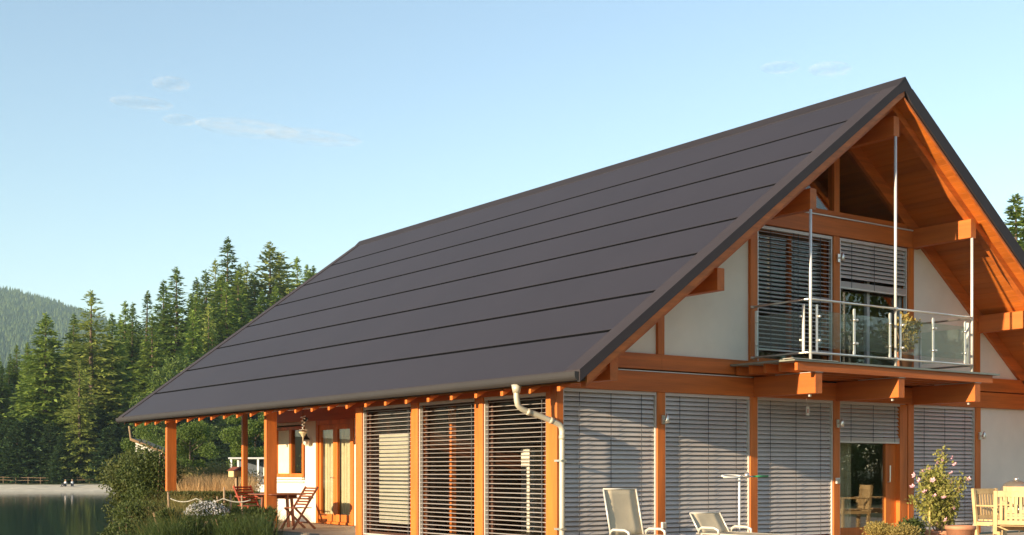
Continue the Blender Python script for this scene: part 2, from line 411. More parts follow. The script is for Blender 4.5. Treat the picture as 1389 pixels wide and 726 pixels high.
def decid_mesh(name, seed, m, H=12.0, rad=0.34, csz=0.27, nl=22, per=620):
    g = np.random.default_rng(seed); C = []
    for i in range(nl):
        a = g.uniform(0, 6.28); t = g.uniform(0.25, 0.95); rr_ = rad*H*math.sqrt(max(0.05, 1-(2*t-1.05)**2))*g.uniform(0.2, 0.85)
        c = np.array([np.cos(a)*rr_, np.sin(a)*rr_, t*H]); lr = H*g.uniform(0.08, 0.15)
        v = g.normal(size=(per, 3)); v /= np.linalg.norm(v, axis=1, keepdims=True)
        C.append(c + v*(lr*g.uniform(0.55, 1.1, (per, 1)))*np.array([1, 1, 0.75]))
    C = np.concatenate(C); n = len(C)
    d = g.normal(size=(n, 3)) + np.array([0, 0, -0.4]); u = g.normal(size=(n, 3))
    V, F = cards(C, d, u, csz*g.uniform(0.7, 1.3, n), csz*0.62*g.uniform(0.7, 1.3, n))
    me = npmesh(name, V, F); me.materials.append(m); return me

def trunk_mesh(H, r, limbs=0, seed=0, m=BARK):
    g = random.Random(seed); b = MB()
    b.tube([(0, 0, -1.0), (0.05, 0, H*0.3), (-0.05, 0.05, H*0.7), (0, 0, H*0.985)], [r*1.25, r, r*0.5, r*0.08], 8)
    for k in range(limbs):
        a = g.uniform(0, 6.28); z = H*g.uniform(0.25, 0.75); l = H*g.uniform(0.12, 0.28)
        b.tube([(0, 0, z), (math.cos(a)*l*0.5, math.sin(a)*l*0.5, z+l*0.35), (math.cos(a)*l, math.sin(a)*l, z+l*0.8)], [r*0.4, r*0.25, r*0.08], 5)
    me = bpy.data.meshes.new('trunk'); me.from_pydata(b.v, [], b.f); me.materials.append(m); me.shade_smooth(); return me

TRUNK = trunk_mesh(22, 0.26, 0, 3)
KIND = {
 'broad':  [(spruce_mesh('crown', 1, 0.215, SPR1, 32, 0.30, 0.1, 1.15, 0.72, 0.03), TRUNK, 'spruce_tree'), (spruce_mesh('crown', 2, 0.20, SPR1, 34, 0.40, 0.15, 1.1, 0.75, 0.04), TRUNK, 'spruce_tree')],
 'dark':   [(spruce_mesh('crown', 3, 0.155, SPR2, 38, 0.45, 0.1, 1.0, 0.85, 0.03), TRUNK, 'spruce_tree'), (spruce_mesh('crown', 4, 0.135, SPR2, 40, 0.5, 0.3, 0.95, 0.8, 0.03), TRUNK, 'spruce_tree')],
 'mid':    [(spruce_mesh('crown', 5, 0.165, SPR1, 36, 0.38, 0.15, 1.0, 0.82, 0.03), TRUNK, 'spruce_tree'), (spruce_mesh('crown', 6, 0.145, SPR1, 38, 0.45, 0.2, 0.95, 0.85, 0.03), TRUNK, 'spruce_tree')],
 'under':  [(spruce_mesh('crown', 21, 0.26, SPR3, 26, 0.25, 0.1, 1.5, 0.55, 0.01), TRUNK, 'shade_toned_conifer'), (spruce_mesh('crown', 22, 0.30, SPR3, 26, 0.3, 0.1, 1.5, 0.5, 0.01), TRUNK, 'shade_toned_conifer')],
 'thin':   [(spruce_mesh('crown', 7, 0.085, SPR2, 40, 0.55, 0.7, 0.8, 0.7, 0.06), TRUNK, 'spruce_tree')],
 'larch':  [(spruce_mesh('crown', 8, 0.20, LARCH, 30, 0.12, 0.9, 0.95, 0.62, 0.05), TRUNK, 'larch_tree'), (spruce_mesh('crown', 9, 0.165, LARCH, 32, 0.2, 0.8, 0.9, 0.68, 0.05), TRUNK, 'larch_tree')],
 'leafy':  [(decid_mesh('crown', 10, DECID), trunk_mesh(10, 0.2, 10, 5), 'alder_tree'), (decid_mesh('crown', 11, DECID, rad=0.42), trunk_mesh(10, 0.2, 10, 6), 'alder_tree')],
}
UNITH = {'leafy': 12.0}
def tree(kind, px, d, ytop=None, h=None, label=None, group=None, wide=1.0, var=None):
    r = (px-694.5)/1727*d; z = gz(r, d)
    if h is None: h = CAM[2] + (639-ytop)/1727*d - z
    k = KIND[kind]; cm, tm, nm = k[(var if var is not None else random.randrange(99)) % len(k)]
    x, y = land(r, d); U = UNITH.get(kind, 22.0)
    o = thing(nm, label, 'tree', (x, y, z-0.1), random.uniform(0, 6.28), group)
    s = h/U; wide *= 1.42 if kind != 'leafy' else 1.0; o.scale = (s*wide, s*wide, s)
    link('crown', cm, o); link('trunk', tm, o)
    return o
GF = 'conifers on the far lake shore'
trees = [
 ('larch', 3, 178, 497, 1.0, 'small bright tree at the left edge of the photo below the hill'),
 ('dark', 19, 196, 488, 0.8, 'small dark spruce between the left edge and the broad bright spruce'),
 ('broad', 62, 172, 428, 1.0, 'broad bright green spruce, leftmost of the tall trees by the beach'),
 ('dark', 100, 180, 429, 0.9, 'narrow dark spruce between the broad bright spruce and the tall pale larch'),
 ('larch', 124, 173, 398, 1.15, 'tall pale larch with a wispy top above the beach, left of the roof'),
 ('larch', 108, 166, 492, 0.9, 'short pale yellow-green tree in front of the foot of the tall pale larch'),
 ('mid', 152, 176, 428, 0.95, 'bright spruce close on the right of the tall pale larch'),
 ('mid', 170, 186, 412, 0.9, 'tall spruce between the larch and the dip in the tree line'),
 ('dark', 180, 182, 414, 0.8, 'dark spruce just right of the dip in the tree line'),
 ('thin', 200, 205, 398, 1.1, 'thin grey-green spruce tip left of the flat-topped dark spruce'),
 ('mid', 206, 172, 430, 0.95, 'bright spruce standing in front, left of the far roof corner'),
 ('dark', 222, 200, 384, 1.0, 'mid-dark spruce touching the left of the flat-topped dark spruce'),
 ('dark', 239, 198, 367, 1.1, 'dark spruce with a blunt flat top, left half of the hillside group'),
 ('mid', 262, 183, 424, 0.9, 'short bright pointed spruce below the flat-topped dark spruce'),
 ('thin', 267, 215, 380, 1.2, 'thin bare-looking spruce right of the flat-topped dark spruce'),
 ('larch', 283, 186, 416, 0.75, 'small pale brownish conifer against the roof edge'),
 ('dark', 279, 212, 370, 1.0, 'dark pointed spruce left of the tallest spruce'),
 ('larch', 292, 226, 356, 0.8, 'wispy pale larch leaning on the left of the tallest spruce'),
 ('dark', 309, 214, 326, 1.0, 'tallest spruce of the shore forest with a spire top'),
 ('mid', 300, 205, 376, 1.1, 'broad bright spruce filling the foot of the tallest spruce'),
 ('mid', 323, 212, 372, 1.1, 'bright spruce right of the foot of the tallest spruce'),
 ('dark', 326, 228, 362, 0.9, 'small dark spruce tip between the tallest spruce and the wide pale larch'),
 ('larch', 335, 224, 358, 0.8, 'slim light green larch between the tallest spruce and the wide pale larch'),
 ('dark', 345, 216, 376, 1.0, 'dark spruce on the left side of the wide pale larch'),
 ('larch', 366, 220, 332, 1.1, 'wide pale larch, second tallest crown near the roof edge'),
 ('larch', 379, 226, 346, 0.9, 'lighter larch at the right shoulder of the wide pale larch'),
 ('mid', 403, 238, 352, 0.9, 'last conifer visible before the roof covers the forest'),
 ('mid', 416, 242, 362, 0.8, 'small conifer top touching the slope of the far roof edge'),
 ('leafy', 240, 166, 484, 1.1, 'rounded light green alder below the conifers beside the far roof edge'),
]
for k, px, d, yt, wd, lb in trees: tree(k, px, d, ytop=yt, label=lb, group=GF, wide=wd)
LB = 'dark conifer deep inside the far shore forest behind the front trees'
for i in range(62):                                   # the depth of the wood behind the front rank
    px = random.uniform(-60, 470); d = random.uniform(188, 245)
    top = np.interp(px, [-60, 60, 180, 300, 470], [505, 458, 432, 384, 360]) + random.uniform(-4, 40)
    tree(random.choice(['dark', 'mid', 'mid']), px, d, ytop=top, label=LB, group=GF+' behind the front row', wide=random.uniform(0.9, 1.2))
for px, d, h in ((-40, 176, 21), (-75, 182, 24), (-110, 175, 22), (-150, 180, 25), (480, 240, 30), (520, 240, 28), (560, 246, 30)):
    tree(random.choice(['mid', 'dark', 'broad']), px, d, h=h, label=LB, group=GF+' behind the front row')
LU = 'low evergreen at the foot of the far shore forest, its shade put into the needle colour'
for i in range(30):  # added row, coloured dark in place of the wood's shaded base
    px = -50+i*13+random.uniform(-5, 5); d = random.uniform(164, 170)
    tree('under', px, d, h=random.uniform(4.5, 9.5), label=LU, group='shade-coloured evergreens at the forest edge')
# nearer trees seen under the far eave and over the right roof slope
tree('leafy', 258, 74, ytop=560, label='light green alder seen under the eave, right of the outermost porch post', var=0)
tree('leafy', 346, 80, ytop=540, label='yellow-green leafy tree framed between the thin back post and the thick porch post', var=1)
tree('leafy', 196, 58, ytop=572, label='leafy tree with lit leaves behind the far roof corner over the dark shrub', var=1, wide=0.8)
tree('mid', 1378, 110, ytop=270, label='hazy conifer rising behind the right roof slope at the photo edge', wide=1.25)
tree('broad', 1408, 116, ytop=268, label='second conifer behind the right roof slope, just past the photo edge', wide=1.1)
for i in range(9):
    x, y = 12+i*4.2+random.uniform(-1.5, 1.5), -24-random.uniform(0, 9)
    o = thing('alder_tree', 'garden tree showing only as a dark reflection high in the house windows', 'tree', (x, y, -0.3), random.uniform(0, 6.28), 'garden trees mirrored in the glass')
    k = KIND['leafy'][i % 2]; s = random.uniform(0.75, 1.1); o.scale = (s, s, s); link('crown', k[0], o); link('trunk', k[1], o)
for i in range(16):
    x, y = 20+i*2.3+random.uniform(-.6, .6), -17-i*0.25-random.uniform(0, 3)
    o = thing('garden_bush', 'tall garden bush showing only as a dark green reflection in the door glass', 'bush', (x, y, -1.5), random.uniform(0, 6.28), 'garden bushes mirrored in the glass')
    k = KIND['leafy'][i % 2]; s = random.uniform(0.36, 0.5); o.scale = (s, s, s); link('crown', k[0], o); link('trunk', k[1], o)

# ------------------------------------------------------------------ the house
XR, ZR, PT, XE = 6.20, 7.70, 0.744, -0.70
YF, YB = -1.44, 17.24
BAY = 2.067
XR2 = 2*XR - XE
def rz(x): return ZR - PT*abs(x-XR)                  # roof plane
CS = math.cos(math.atan(PT)); SN = math.sin(math.atan(PT))
house = thing('timber_house', 'timber framed house with dark panelled roof, orange posts, grey blinds and a gable balcony', 'house')
B = lambda name, m, mb, parent=house, **k: mb.build(name, m, parent, **k)
def roofpoly(x0, x1, a, b):                          # section between two heights above the roof plane
    return [(x0, rz(x0)+a), (x1, rz(x1)+a), (x1, rz(x1)+b), (x0, rz(x0)+b)]

# roof: underlay > courses, verges, ridge, soffit boards
ul = MB()
ul.prism([(XE+0.15, rz(XE+0.15)-0.25), (XR, ZR-0.25), (XR2-0.15, rz(XR2-0.15)-0.25), (XR2-0.02, rz(XR2-0.02)-0.035), (XR, ZR-0.035), (XE+0.02, rz(XE+0.02)-0.035)], YF+0.06, YB-0.06, 'y')
roof = B('roof', ROOFD, ul)
lines = [XE, 0.118, 0.955, 1.795, 2.635, 3.475, 4.315, 5.165, 6.0]
for side in (0, 1):
    for i in range(8):
        a, c = lines[i]+(0.031 if i else 0), lines[i+1]-(0.031 if i < 7 else 0.0)
        p = [(a, rz(a)-0.03), (c, rz(c)-0.03), (c, rz(c)-0.002), (a, rz(a)-0.001)]
        if side: p = [(2*XR-x, z) for x, z in reversed(p)]
        B('roof_panel', ROOFM, MB().prism(p, YF+0.335, YB-0.305, 'y'), roof)
SEAL = mat('joint_seal', (0.004, 0.0038, 0.004), 0.95, var=0.1, spec=0.05)
for side in (0, 1):
    for x in lines[1:8]:
        p = [(x-0.030, rz(x-0.030)-0.028), (x+0.030, rz(x+0.030)-0.028), (x+0.030, rz(x+0.030)-0.004), (x-0.030, rz(x-0.030)-0.004)]
        if side: p = [(2*XR-a, z) for a, z in reversed(p)]
        B('joint_strip', SEAL, MB().prism(p, YF+0.335, YB-0.305, 'y'), roof)
rc = MB()
rc.prism([(XR-0.185, rz(XR-0.185)-0.03), (XR, ZR-0.03), (XR+0.185, rz(XR+0.185)-0.03), (XR+0.185, rz(XR+0.185)+0.004), (XR, ZR+0.05), (XR-0.185, rz(XR-0.185)+0.004)], YF+0.003, YB-0.003, 'y')
B('ridge_cap', RIDGE, rc, roof)
for sd in (0, 1):
    for y0, y1, wtop in ((YF, YF+0.05, 0.33), (YB-0.05, YB, -0.30)):
        fl = lambda x: 2*XR-x if sd else x
        e = XR-0.186
        v = MB()
        lo_ = -0.245 if sd else -0.15
        p = [(fl(XE-0.02), rz(XE-0.02)+lo_), (fl(e), rz(e)+lo_), (fl(e), rz(e)+0.016), (fl(XE-0.02), rz(XE-0.02)+0.016)]
        v.prism(p[::-1] if sd else p, y0, y1, 'y')
        p = [(fl(XE-0.02), rz(XE-0.02)-0.02), (fl(e), rz(e)-0.02), (fl(e), rz(e)+0.016), (fl(XE-0.02), rz(XE-0.02)+0.016)]
        ya, yb = (y1, y0+wtop) if wtop > 0 else (y1+wtop, y0)
        v.prism(p[::-1] if sd else p, ya, yb, 'y')
        B('verge_trim', VERGE, v, roof)
    # closing piece of the verge under the ridge cap
for y0, y1 in ((YF, YF+0.05), (YB-0.05, YB)):
    v = MB(); e = 0.186
    v.prism([(XR-e, rz(XR-e)-0.15), (XR, ZR-0.19), (XR+e, rz(XR+e)-0.245), (XR+e, rz(XR+e)-0.031), (XR, ZR-0.031), (XR-e, rz(XR-e)-0.031)], y0, y1, 'y')
    B('verge_peak', VERGE, v, roof)
nb = 60
xs = np.linspace(XE+0.17, XR-0.02, nb+1)
for side in (0, 1):
    for i in range(nb):
        a, c = xs[i]+0.003, xs[i+1]-0.003
        p = [(a, rz(a)-0.285), (c, rz(c)-0.285), (c, rz(c)-0.2515), (a, rz(a)-0.2515)]
        if side: p = [(2*XR-x, z) for x, z in reversed(p)]
        B('soffit_board', SOFF, MB().prism(p, YF+0.065, YB-0.065, 'y'), roof)
# eave closing board, barge boards, flying rafters
for sd in (0, 1):
    fl = lambda x: 2*XR-x if sd else x
    def sp(a, c, lo, hi):
        p = [(fl(a), rz(a)+lo), (fl(c), rz(c)+lo), (fl(c), rz(c)+hi), (fl(a), rz(a)+hi)]
        return p[::-1] if sd else p
    for ya, yb in ((YF+0.02, YF+0.058), (YB-0.058, YB-0.02)):
        B('barge_board', WOODH, MB().prism(sp(XE+0.12, XR, -0.33 if sd else -0.27, -0.2865 if sd else -0.152), ya, yb, 'y'))
    for ya, yb in ((YF+0.26, YF+0.38), (YB-0.36, YB-0.24)):
        B('flying_rafter', WOODH, MB().prism(sp(XE+0.30, XR-0.001, -0.435, -0.2865), ya, yb, 'y'))
    B('gable_rafter', WOODH, MB().prism(sp(0.15, XR-0.001, -0.56, -0.2865), -0.012, 0.13, 'y'))
y = -0.74
raft = None
while y < YB-0.5:
    if raft is None:
        mb = MB(); mb.prism([(XE+0.16, rz(XE+0.16)-0.37), (XE+0.34, rz(XE+0.34)-0.405), (2.2, rz(2.2)-0.405), (2.2, rz(2.2)-0.2875), (XE+0.16, rz(XE+0.16)-0.2875)], -0.036, 0.036, 'y')
        raft = B('rafter', WOODH, mb, loc=(0, y, 0))
    else: link('rafter', raft.data, house, (0, y, 0))
    y += 0.689
# purlins
def purlin(xl, top, y0=-1.25, y1=0.5, h=0.333, w=0.145):
    return B('purlin', WOODY, MB().box(xl, xl+w, y0, y1, top-h, top, 0.008))
purlin(-0.03, 2.795, -1.25, 17.0)
purlin(2.04, 4.215); purlin(4.075, 5.66, -1.25, -0.025); purlin(6.14, 7.13, -1.25, 0.5)
purlin(8.28, 5.66, -1.25, -0.025); purlin(10.33, 4.215); purlin(12.3, 2.795, -1.25, 17.0)
# gutter and downpipe
gx, gzc, gr_ = XE-0.03, rz(XE)-0.075, 0.062
prof = [(gx+gr_*math.cos(t), gzc+gr_*math.sin(t)*1.15) for t in np.linspace(math.pi, 2*math.pi, 9)]
prof = [(gx-gr_, gzc+0.045)] + prof + [(gx+gr_, gzc+0.03), (gx+gr_-0.006, gzc+0.03)] + [(gx+(gr_-0.006)*math.cos(t), gzc+(gr_-0.006)*math.sin(t)*1.15) for t in np.linspace(2*math.pi, math.pi, 9)] + [(gx-gr_+0.006, gzc+0.045)]
gut = B('gutter', GUTM, MB().prism(prof, YF+0.03, YB-0.03, 'y'))
capp = [(gx-gr_-0.004, gzc+0.05)] + [(gx+(gr_+0.004)*math.cos(t), gzc+(gr_+0.004)*math.sin(t)*1.15) for t in np.linspace(math.pi, 2*math.pi, 9)] + [(gx+gr_+0.004, gzc+0.04)]
for ya in (YF+0.018, YB-0.03): B('end_cap', GUTM, MB().prism(capp, ya, ya+0.012, 'y'), gut)
ob = MB(); ob.tube([(gx, 0.0, gzc-0.055), (gx, 0.0, gzc-0.17)], [0.075, 0.055], 14)
B('outlet', PIPE, ob, gut, smooth=True)
def smooth_path(p, it=2):
    for _ in range(it):
        q = [p[0]]
        for a, b_ in zip(p[:-1], p[1:]):
            q += [tuple(a[i]*0.75+b_[i]*0.25 for i in range(3)), tuple(a[i]*0.25+b_[i]*0.75 for i in range(3))]
        p = q + [p[-1]]
    return p
path = smooth_path([(gx, 0.0, gzc-0.13), (gx, 0.0, 2.24), (gx+0.03, -0.005, 2.10), (-0.36, -0.06, 2.00), (-0.10, -0.11, 1.905), (0.0, -0.125, 1.85), (0.0, -0.125, 1.70), (0.0, -0.125, 1.0), (0.0, -0.125, -0.05)])
dp = B('downpipe', PIPE, MB().tube(path, 0.043, 14), smooth=True)
for p, q in (((gx+0.16, -0.035, 2.058), (gx+0.21, -0.042, 2.038)), ((-0.20, -0.0905, 1.943), (-0.15, -0.10, 1.924)), ((0, -0.125, 1.72), (0, -0.125, 1.66))):
    B('pipe_collar', PIPE, MB().tube([p, q], 0.048, 14), dp, smooth=True)

for z in (0.35, 1.35): B('pipe_bracket', STEEL, MB().box(-0.05, 0.05, -0.172, -0.001, z-0.015, z+0.015), dp)
# posts
PW = 0.17
XP = [BAY*k for k in range(1, 6)]
for k, x in enumerate(XP):
    B('post', WOOD, MB().box(x-PW/2, x+PW/2, 0.0, 0.16, 0.0, 2.43, 0.006))
B('corner_post', WOOD, MB().box(0.0, 0.125, 0.0, 0.16, 0.0, 2.43, 0.006))
YS = [2.05, 4.03, 6.0]
for yy in YS:
    B('post', WOOD, MB().box(0.0, 0.14, yy-0.115, yy+0.115, 0.0, 2.37, 0.006))
B('side_jamb', WOOD, MB().box(0.012, 0.14, 0.165, 0.285, 0.0, 2.37, 0.005))
def porch_post(x, y, wx=0.25, wy=0.105, top=2.46):
    B('porch_post', WOOD, MB().box(x, x+wx, y-wy/2, y+wy/2, -0.3, top, 0.008))
porch_post(-0.03, 10.0, top=2.455); porch_post(-0.03, 15.75, top=2.455); porch_post(2.0, 15.8, 0.14, 0.10, 3.9)
# side header under the eave purlin, metal curtain rail of the porch
B('side_header', WOODY, MB().box(0.0, 0.14, 0.165, 6.15, 2.372, 2.458))
B('curtain_rail', ALUR, MB().box(-0.012, 0.02, 6.2, 9.85, 2.432, 2.458))
# gable beams
B('header_beam', WOODH, MB().box(0.0, 4.10, -0.02, 0.16, 2.432, 2.735, 0.006))
B('header_beam', WOODH, MB().box(4.104, 8.28, -0.02, 0.16, 2.432, 2.735, 0.006))
B('header_beam', WOODH, MB().box(8.284, 12.4, -0.02, 0.16, 2.432, 2.735, 0.006))
B('flashing', ALUR, MB().box(0.15, 4.06, -0.035, 0.10, 2.737, 2.752))
B('floor_beam', WOODH, MB().box(0.15, 2.063, -0.012, 0.15, 2.775, 3.02, 0.006))
B('floor_beam', WOODH, MB().box(2.067, 8.28, -0.012, 0.15, 2.775, 3.02, 0.006))
B('floor_beam', WOODH, MB().box(8.284, 12.25, -0.012, 0.15, 2.755, 3.02, 0.006))
B('collar_beam', WOODH, MB().box(3.9, 8.5, -0.02, 0.16, 5.315, 5.622, 0.006))
B('flashing', ALUR, MB().box(4.0, 8.36, -0.038, 0.10, 5.624, 5.645))
B('window_sill', WOODH, MB().box(4.25, 8.15, -0.004, 0.14, 5.648, 5.74))
# upper posts with slanted heads
def slant_post(x0, x1, zb, y0=0.0, y1=0.14, off=-0.57):
    xs_ = [x0, x1] if not (x0 < XR < x1) else [x0, XR, x1]
    poly = [(x0, zb), (x1, zb)] + [(x, rz(x)+off) for x in reversed(xs_)]
    B('upper_post', WOOD, MB().prism(poly, y0, y1, 'y'))
slant_post(2.0, 2.13, 3.022)
slant_post(10.25, 10.40, 3.022)
for x in (BAY*2, BAY*3, BAY*4): B('upper_post', WOOD, MB().box(x-0.085, x+0.085, 0.0, 0.14, 3.022, 5.313, 0.006))
slant_post(BAY*3-0.07, BAY*3+0.07, 5.742)
# white plaster panels
def panel(poly, y0=0.055, y1=0.15): B('wall_panel', PLAST, MB().prism(poly, y0, y1, 'y'))
def slantp(x0, x1, zb):
    o = -0.555
    if rz(x0)+o < zb: x0 = XR - (ZR+o-zb)/PT
    if rz(x1)+o < zb: x1 = XR + (ZR+o-zb)/PT
    l = [(x0, zb), (x1, zb), (x1, rz(x1)+o)]
    if rz(x0)+o > zb+0.01: l.append((x0, rz(x0)+o))
    return l
panel(slantp(0.2, 1.998, 3.022)); panel(slantp(2.132, BAY*2-0.087, 3.022))
panel(slantp(BAY*4+0.087, 10.248, 3.022)); panel(slantp(10.402, 12.2, 3.022))
panel([(BAY*5+0.087, 0), (12.38, 0), (12.38, 2.43), (BAY*5+0.087, 2.43)])

# windows behind the blinds
SIDEG = glassmat('side_window_glass', (0.95, 0.95, 0.93), -0.06)
def window(x0, x1, z0, z1, y, mull=None, fm=WOOD, wd=0.07, dp_=0.07):
    f = MB()
    f.box(x0, x0+wd, y, y+dp_, z0, z1); f.box(x1-wd, x1, y, y+dp_, z0, z1)
    f.box(x0+wd, x1-wd, y, y+dp_, z0, z0+wd); f.box(x0+wd, x1-wd, y, y+dp_, z1-wd, z1)
    for m_ in mull or []: f.box(m_-wd/2, m_+wd/2, y, y+dp_, z0+wd, z1-wd)
    o = B('window', fm, f)
    e = [x0+wd] + [q for m_ in (mull or []) for q in (m_-wd/2, m_+wd/2)] + [x1-wd]
    for a, c in zip(e[0::2], e[1::2]):
        B('pane', GLASS, MB().box(a, c, y+0.03, y+0.042, z0+wd, z1-wd), o)
    return o
for k in (0, 1, 2, 4): window(BAY*k+0.09 if k else 0.13, BAY*(k+1)-0.09, 0.02, 2.42, 0.17)
window(BAY*2+0.09, BAY*3-0.09, 3.03, 5.30, 0.15, [BAY*2.5])
window(BAY*3+0.09, BAY*4-0.09, 3.03, 5.30, 0.15, [BAY*3.5], mat('grey_window_frame', (0.46, 0.44, 0.42), 0.5, var=0.05))
# triangular gable glazing
for sd in (0, 1):
    a, c = (BAY*2+0.1, BAY*3-0.075) if not sd else (BAY*3+0.075, BAY*4-0.1)
    p = [(a, 5.745), (c, 5.745), (c, rz(c)-0.57), (a, rz(a)-0.57)]
    B('gable_pane', GLASS, MB().prism(p, 0.05, 0.062, 'y'))
# terrace door, bay four
dr = MB()
dr.box(6.29, 6.36, 0.10, 0.17, 0.19, 1.9); dr.box(6.29, 7.95, 0.10, 0.17, 0.02, 0.188); dr.box(7.66, 7.95, 0.10, 0.17, 0.19, 2.2); dr.box(6.36, 7.66, 0.10, 0.17, 2.2, 2.42)
door = B('terrace_door', WOOD, dr)
B('pane', glassmat('door_glass', (0.9, 0.92, 0.88), 0.13), MB().box(6.36, 7.66, 0.13, 0.142, 0.19, 2.2), door)
cm = MB(); xs_ = np.linspace(6.38, 7.02, 50); pl = [(xv, 0.36+0.02*math.sin(i*1.05)+0.008*math.sin(i*2.7)) for i, xv in enumerate(xs_)]
cm.prism(pl + [(p[0], p[1]+0.004) for p in reversed(pl)], 0.04, 2.45, 'z'); B('curtain', CURT, cm, door)
B('handle', STEEL, MB().tube([(7.72, 0.095, 1.0), (7.72, 0.05, 1.0), (7.72, 0.045, 1.12), (7.72, 0.045, 1.3)], 0.012, 8), door)
B('door_jamb', WOOD, MB().box(7.955, 8.165, 0.012, 0.17, 0.0, 2.42))

# ------------------------------------------------------------------ venetian blinds
def slat_mesh(L, tilt, dep=0.08, sag=0.007):
    pts = []
    for s in np.linspace(-1, 1, 5): pts.append((s*dep/2, sag*(1-s*s)))
    loop = pts + [(a, b_-0.0022) for a, b_ in reversed(pts)]
    c, s_ = math.cos(tilt), math.sin(tilt)
    loop = [(a*c - b_*s_, a*s_ + b_*c) for a, b_ in loop]
    mb = MB().prism(loop, -L/2, L/2, 'x')
    me = bpy.data.meshes.new('slat'); me.from_pydata(mb.v, [], mb.f); me.materials.append(ALU); return me
def blind(loc, L, ztop, zbot, tilt, rz_=0.0, pitch=0.0713, cords=(0.16, 0.5, 0.84), packed=0.0, label=None):
    """frame on the wall: local x along the blind, local y into the house"""
    hb = MB().box(-L/2, L/2, -0.045, 0.045, ztop-0.05, ztop)
    bl = hb.build('venetian_blind', ALU, house, loc=loc, rz=rz_)
    if label: bl['label'] = label
    me = slat_mesh(L-0.012, tilt)
    z = ztop-0.085
    while z > zbot+0.06+packed:
        s = link('slat', me, bl, (0, 0, z)); s.rotation_euler = (random.gauss(0, 0.03), random.gauss(0, 0.0014), 0); z -= pitch
    if packed > 0:
        pm = MB()
        for k in range(5): pm.box(-L/2+0.006, L/2-0.006, -0.042, 0.042, zbot+0.03+k*packed/5, zbot+0.03+(k+0.75)*packed/5)
        pm.build('slat_stack', ALU, bl)
    MB().box(-L/2+0.006, L/2-0.006, -0.04, 0.04, zbot, zbot+0.028).build('bottom_rail', ALUR, bl)
    for sx in (-1, 1):
        MB().box(min(sx*L/2, sx*(L/2+0.022)), max(sx*L/2, sx*(L/2+0.022)), -0.042, 0.02, zbot-0.002 if zbot < 0.1 else (0.03 if ztop < 3 else 3.03), ztop).build('guide_rail', ALUR, bl)
    for c in cords:
        MB().box(-L/2+c*L-0.005, -L/2+c*L+0.005, -0.047, -0.043, zbot+0.02, ztop-0.05).build('cord', CORD, bl)
    return bl
TG = R(56)
for k in (0, 1, 2, 4):
    x0, x1 = (BAY*k+0.11 if k else 0.15), BAY*(k+1)-0.11
    blind(((x0+x1)/2, 0.062, 0), x1-x0, 2.43, 0.03, TG)
blind(((6.31+8.10)/2, 0.062, 0), 1.79, 2.43, 1.70, TG, packed=0.07, label='short grey blind half raised above the terrace door')
blind((BAY*2.5, 0.062, 0), 1.82, 5.30, 3.22, R(22), cords=(0.16, 0.47, 0.53, 0.84), label='half open blind with dark gaps beside the balcony')
blind((BAY*3.5, 0.062, 0), 1.82, 5.30, 4.42, TG, packed=0.10, label='short closed blind half raised above the balcony door')
for a, c in ((0.31, YS[0]-0.14), (YS[0]+0.14, YS[1]-0.14), (YS[1]+0.14, YS[2]-0.14)):
    blind((0.075, (a+c)/2, 0), c-a, 2.37, 0.03, R(4), rz_=-math.pi/2, cords=(0.06, 0.94), label='open slatted blind on the sunlit long side of the house')
    f = MB()
    for q0, q1 in ((a, a+0.06), (c-0.06, c)): f.box(0.145, 0.20, q0, q1, 0.02, 2.37)
    f.box(0.145, 0.20, a+0.06, c-0.06, 0.02, 0.09); f.box(0.145, 0.20, a+0.06, c-0.06, 2.30, 2.37)
    o = B('window', mat('dark_window_frame', (0.06, 0.022, 0.012), 0.6, var=0.1), f); B('pane', SIDEG, MB().box(0.17, 0.182, a+0.06, c-0.06, 0.09, 2.30), o)

# ------------------------------------------------------------------ balcony
DK = mat('balcony_sheet', (0.26, 0.28, 0.24), 0.5, metal=0.3, var=0.12, scale=4)
bal = B('balcony', DK, MB().box(3.55, 8.92, -1.40, -0.02, 2.905, 2.935))
for yy in (-1.33, -1.0, -0.68, -0.36, -0.08):
    B('joist', WOODH, MB().box(3.66, 8.76, yy-0.03, yy+0.03, 2.765, 2.9035), bal)
B('edge_sheet', ALUR, MB().box(3.50, 4.55, -1.415, -1.20, 2.9365, 2.944), bal)
for x in (4.10, 6.155, 8.275):
    cb = B('cantilever_beam', WOODY, MB().box(x, x+0.155, -1.335, -0.0215, 2.424, 2.752, 0.008), bal)
    B('beam_cover', ALUR, MB().box(x-0.012, x+0.167, -1.35, -0.5, 2.753, 2.762), cb)
    B('spotlight', STEEL, MB().lathe([(0.0, 0), (0.025, 0), (0.03, 0.03), (0.02, 0.045)], (x+0.08, -1.15, 2.378), 10), cb)
B('light_fitting', WHITE, MB().box(7.33, 7.62, -0.032, -0.0215, 2.62, 2.66), bal)
HX = (4.10, 6.205, 8.33)
for x, zt in zip(HX, (5.327, 6.797, 5.327)):
    B('hanger_rod', CHROME, MB().tube([(x, -1.235, 2.936), (x, -1.235, zt)], 0.024, 10), bal, smooth=True)
rail = lambda pts, r=0.019: B('rail', STEEL, MB().tube(pts, r, 8), bal, smooth=True)
for z in (3.91, 3.07):
    rail([(HX[0]-0.02, 0.0, z), (HX[0]-0.05, -1.21, z), (HX[0]+0.03, -1.235-0.03, z), (HX[1], -1.265, z)])
    rail([(HX[1], -1.265, z), (HX[2]-0.05, -1.265, z), (HX[2]+0.03, -1.2, z), (HX[2]+0.02, 0.0, z)])
    for hx in (HX[0]-0.02, HX[2]+0.02):
        B('rail_bracket', STEEL, MB().lathe([(0.035, -0.02), (0.035, 0.02)], (hx, -0.015, z), 10), bal, smooth=True)
    B('clamp', STEEL, MB().lathe([(0.038, -0.03), (0.038, 0.03)], (HX[1], -1.245, z), 10), bal, smooth=True)
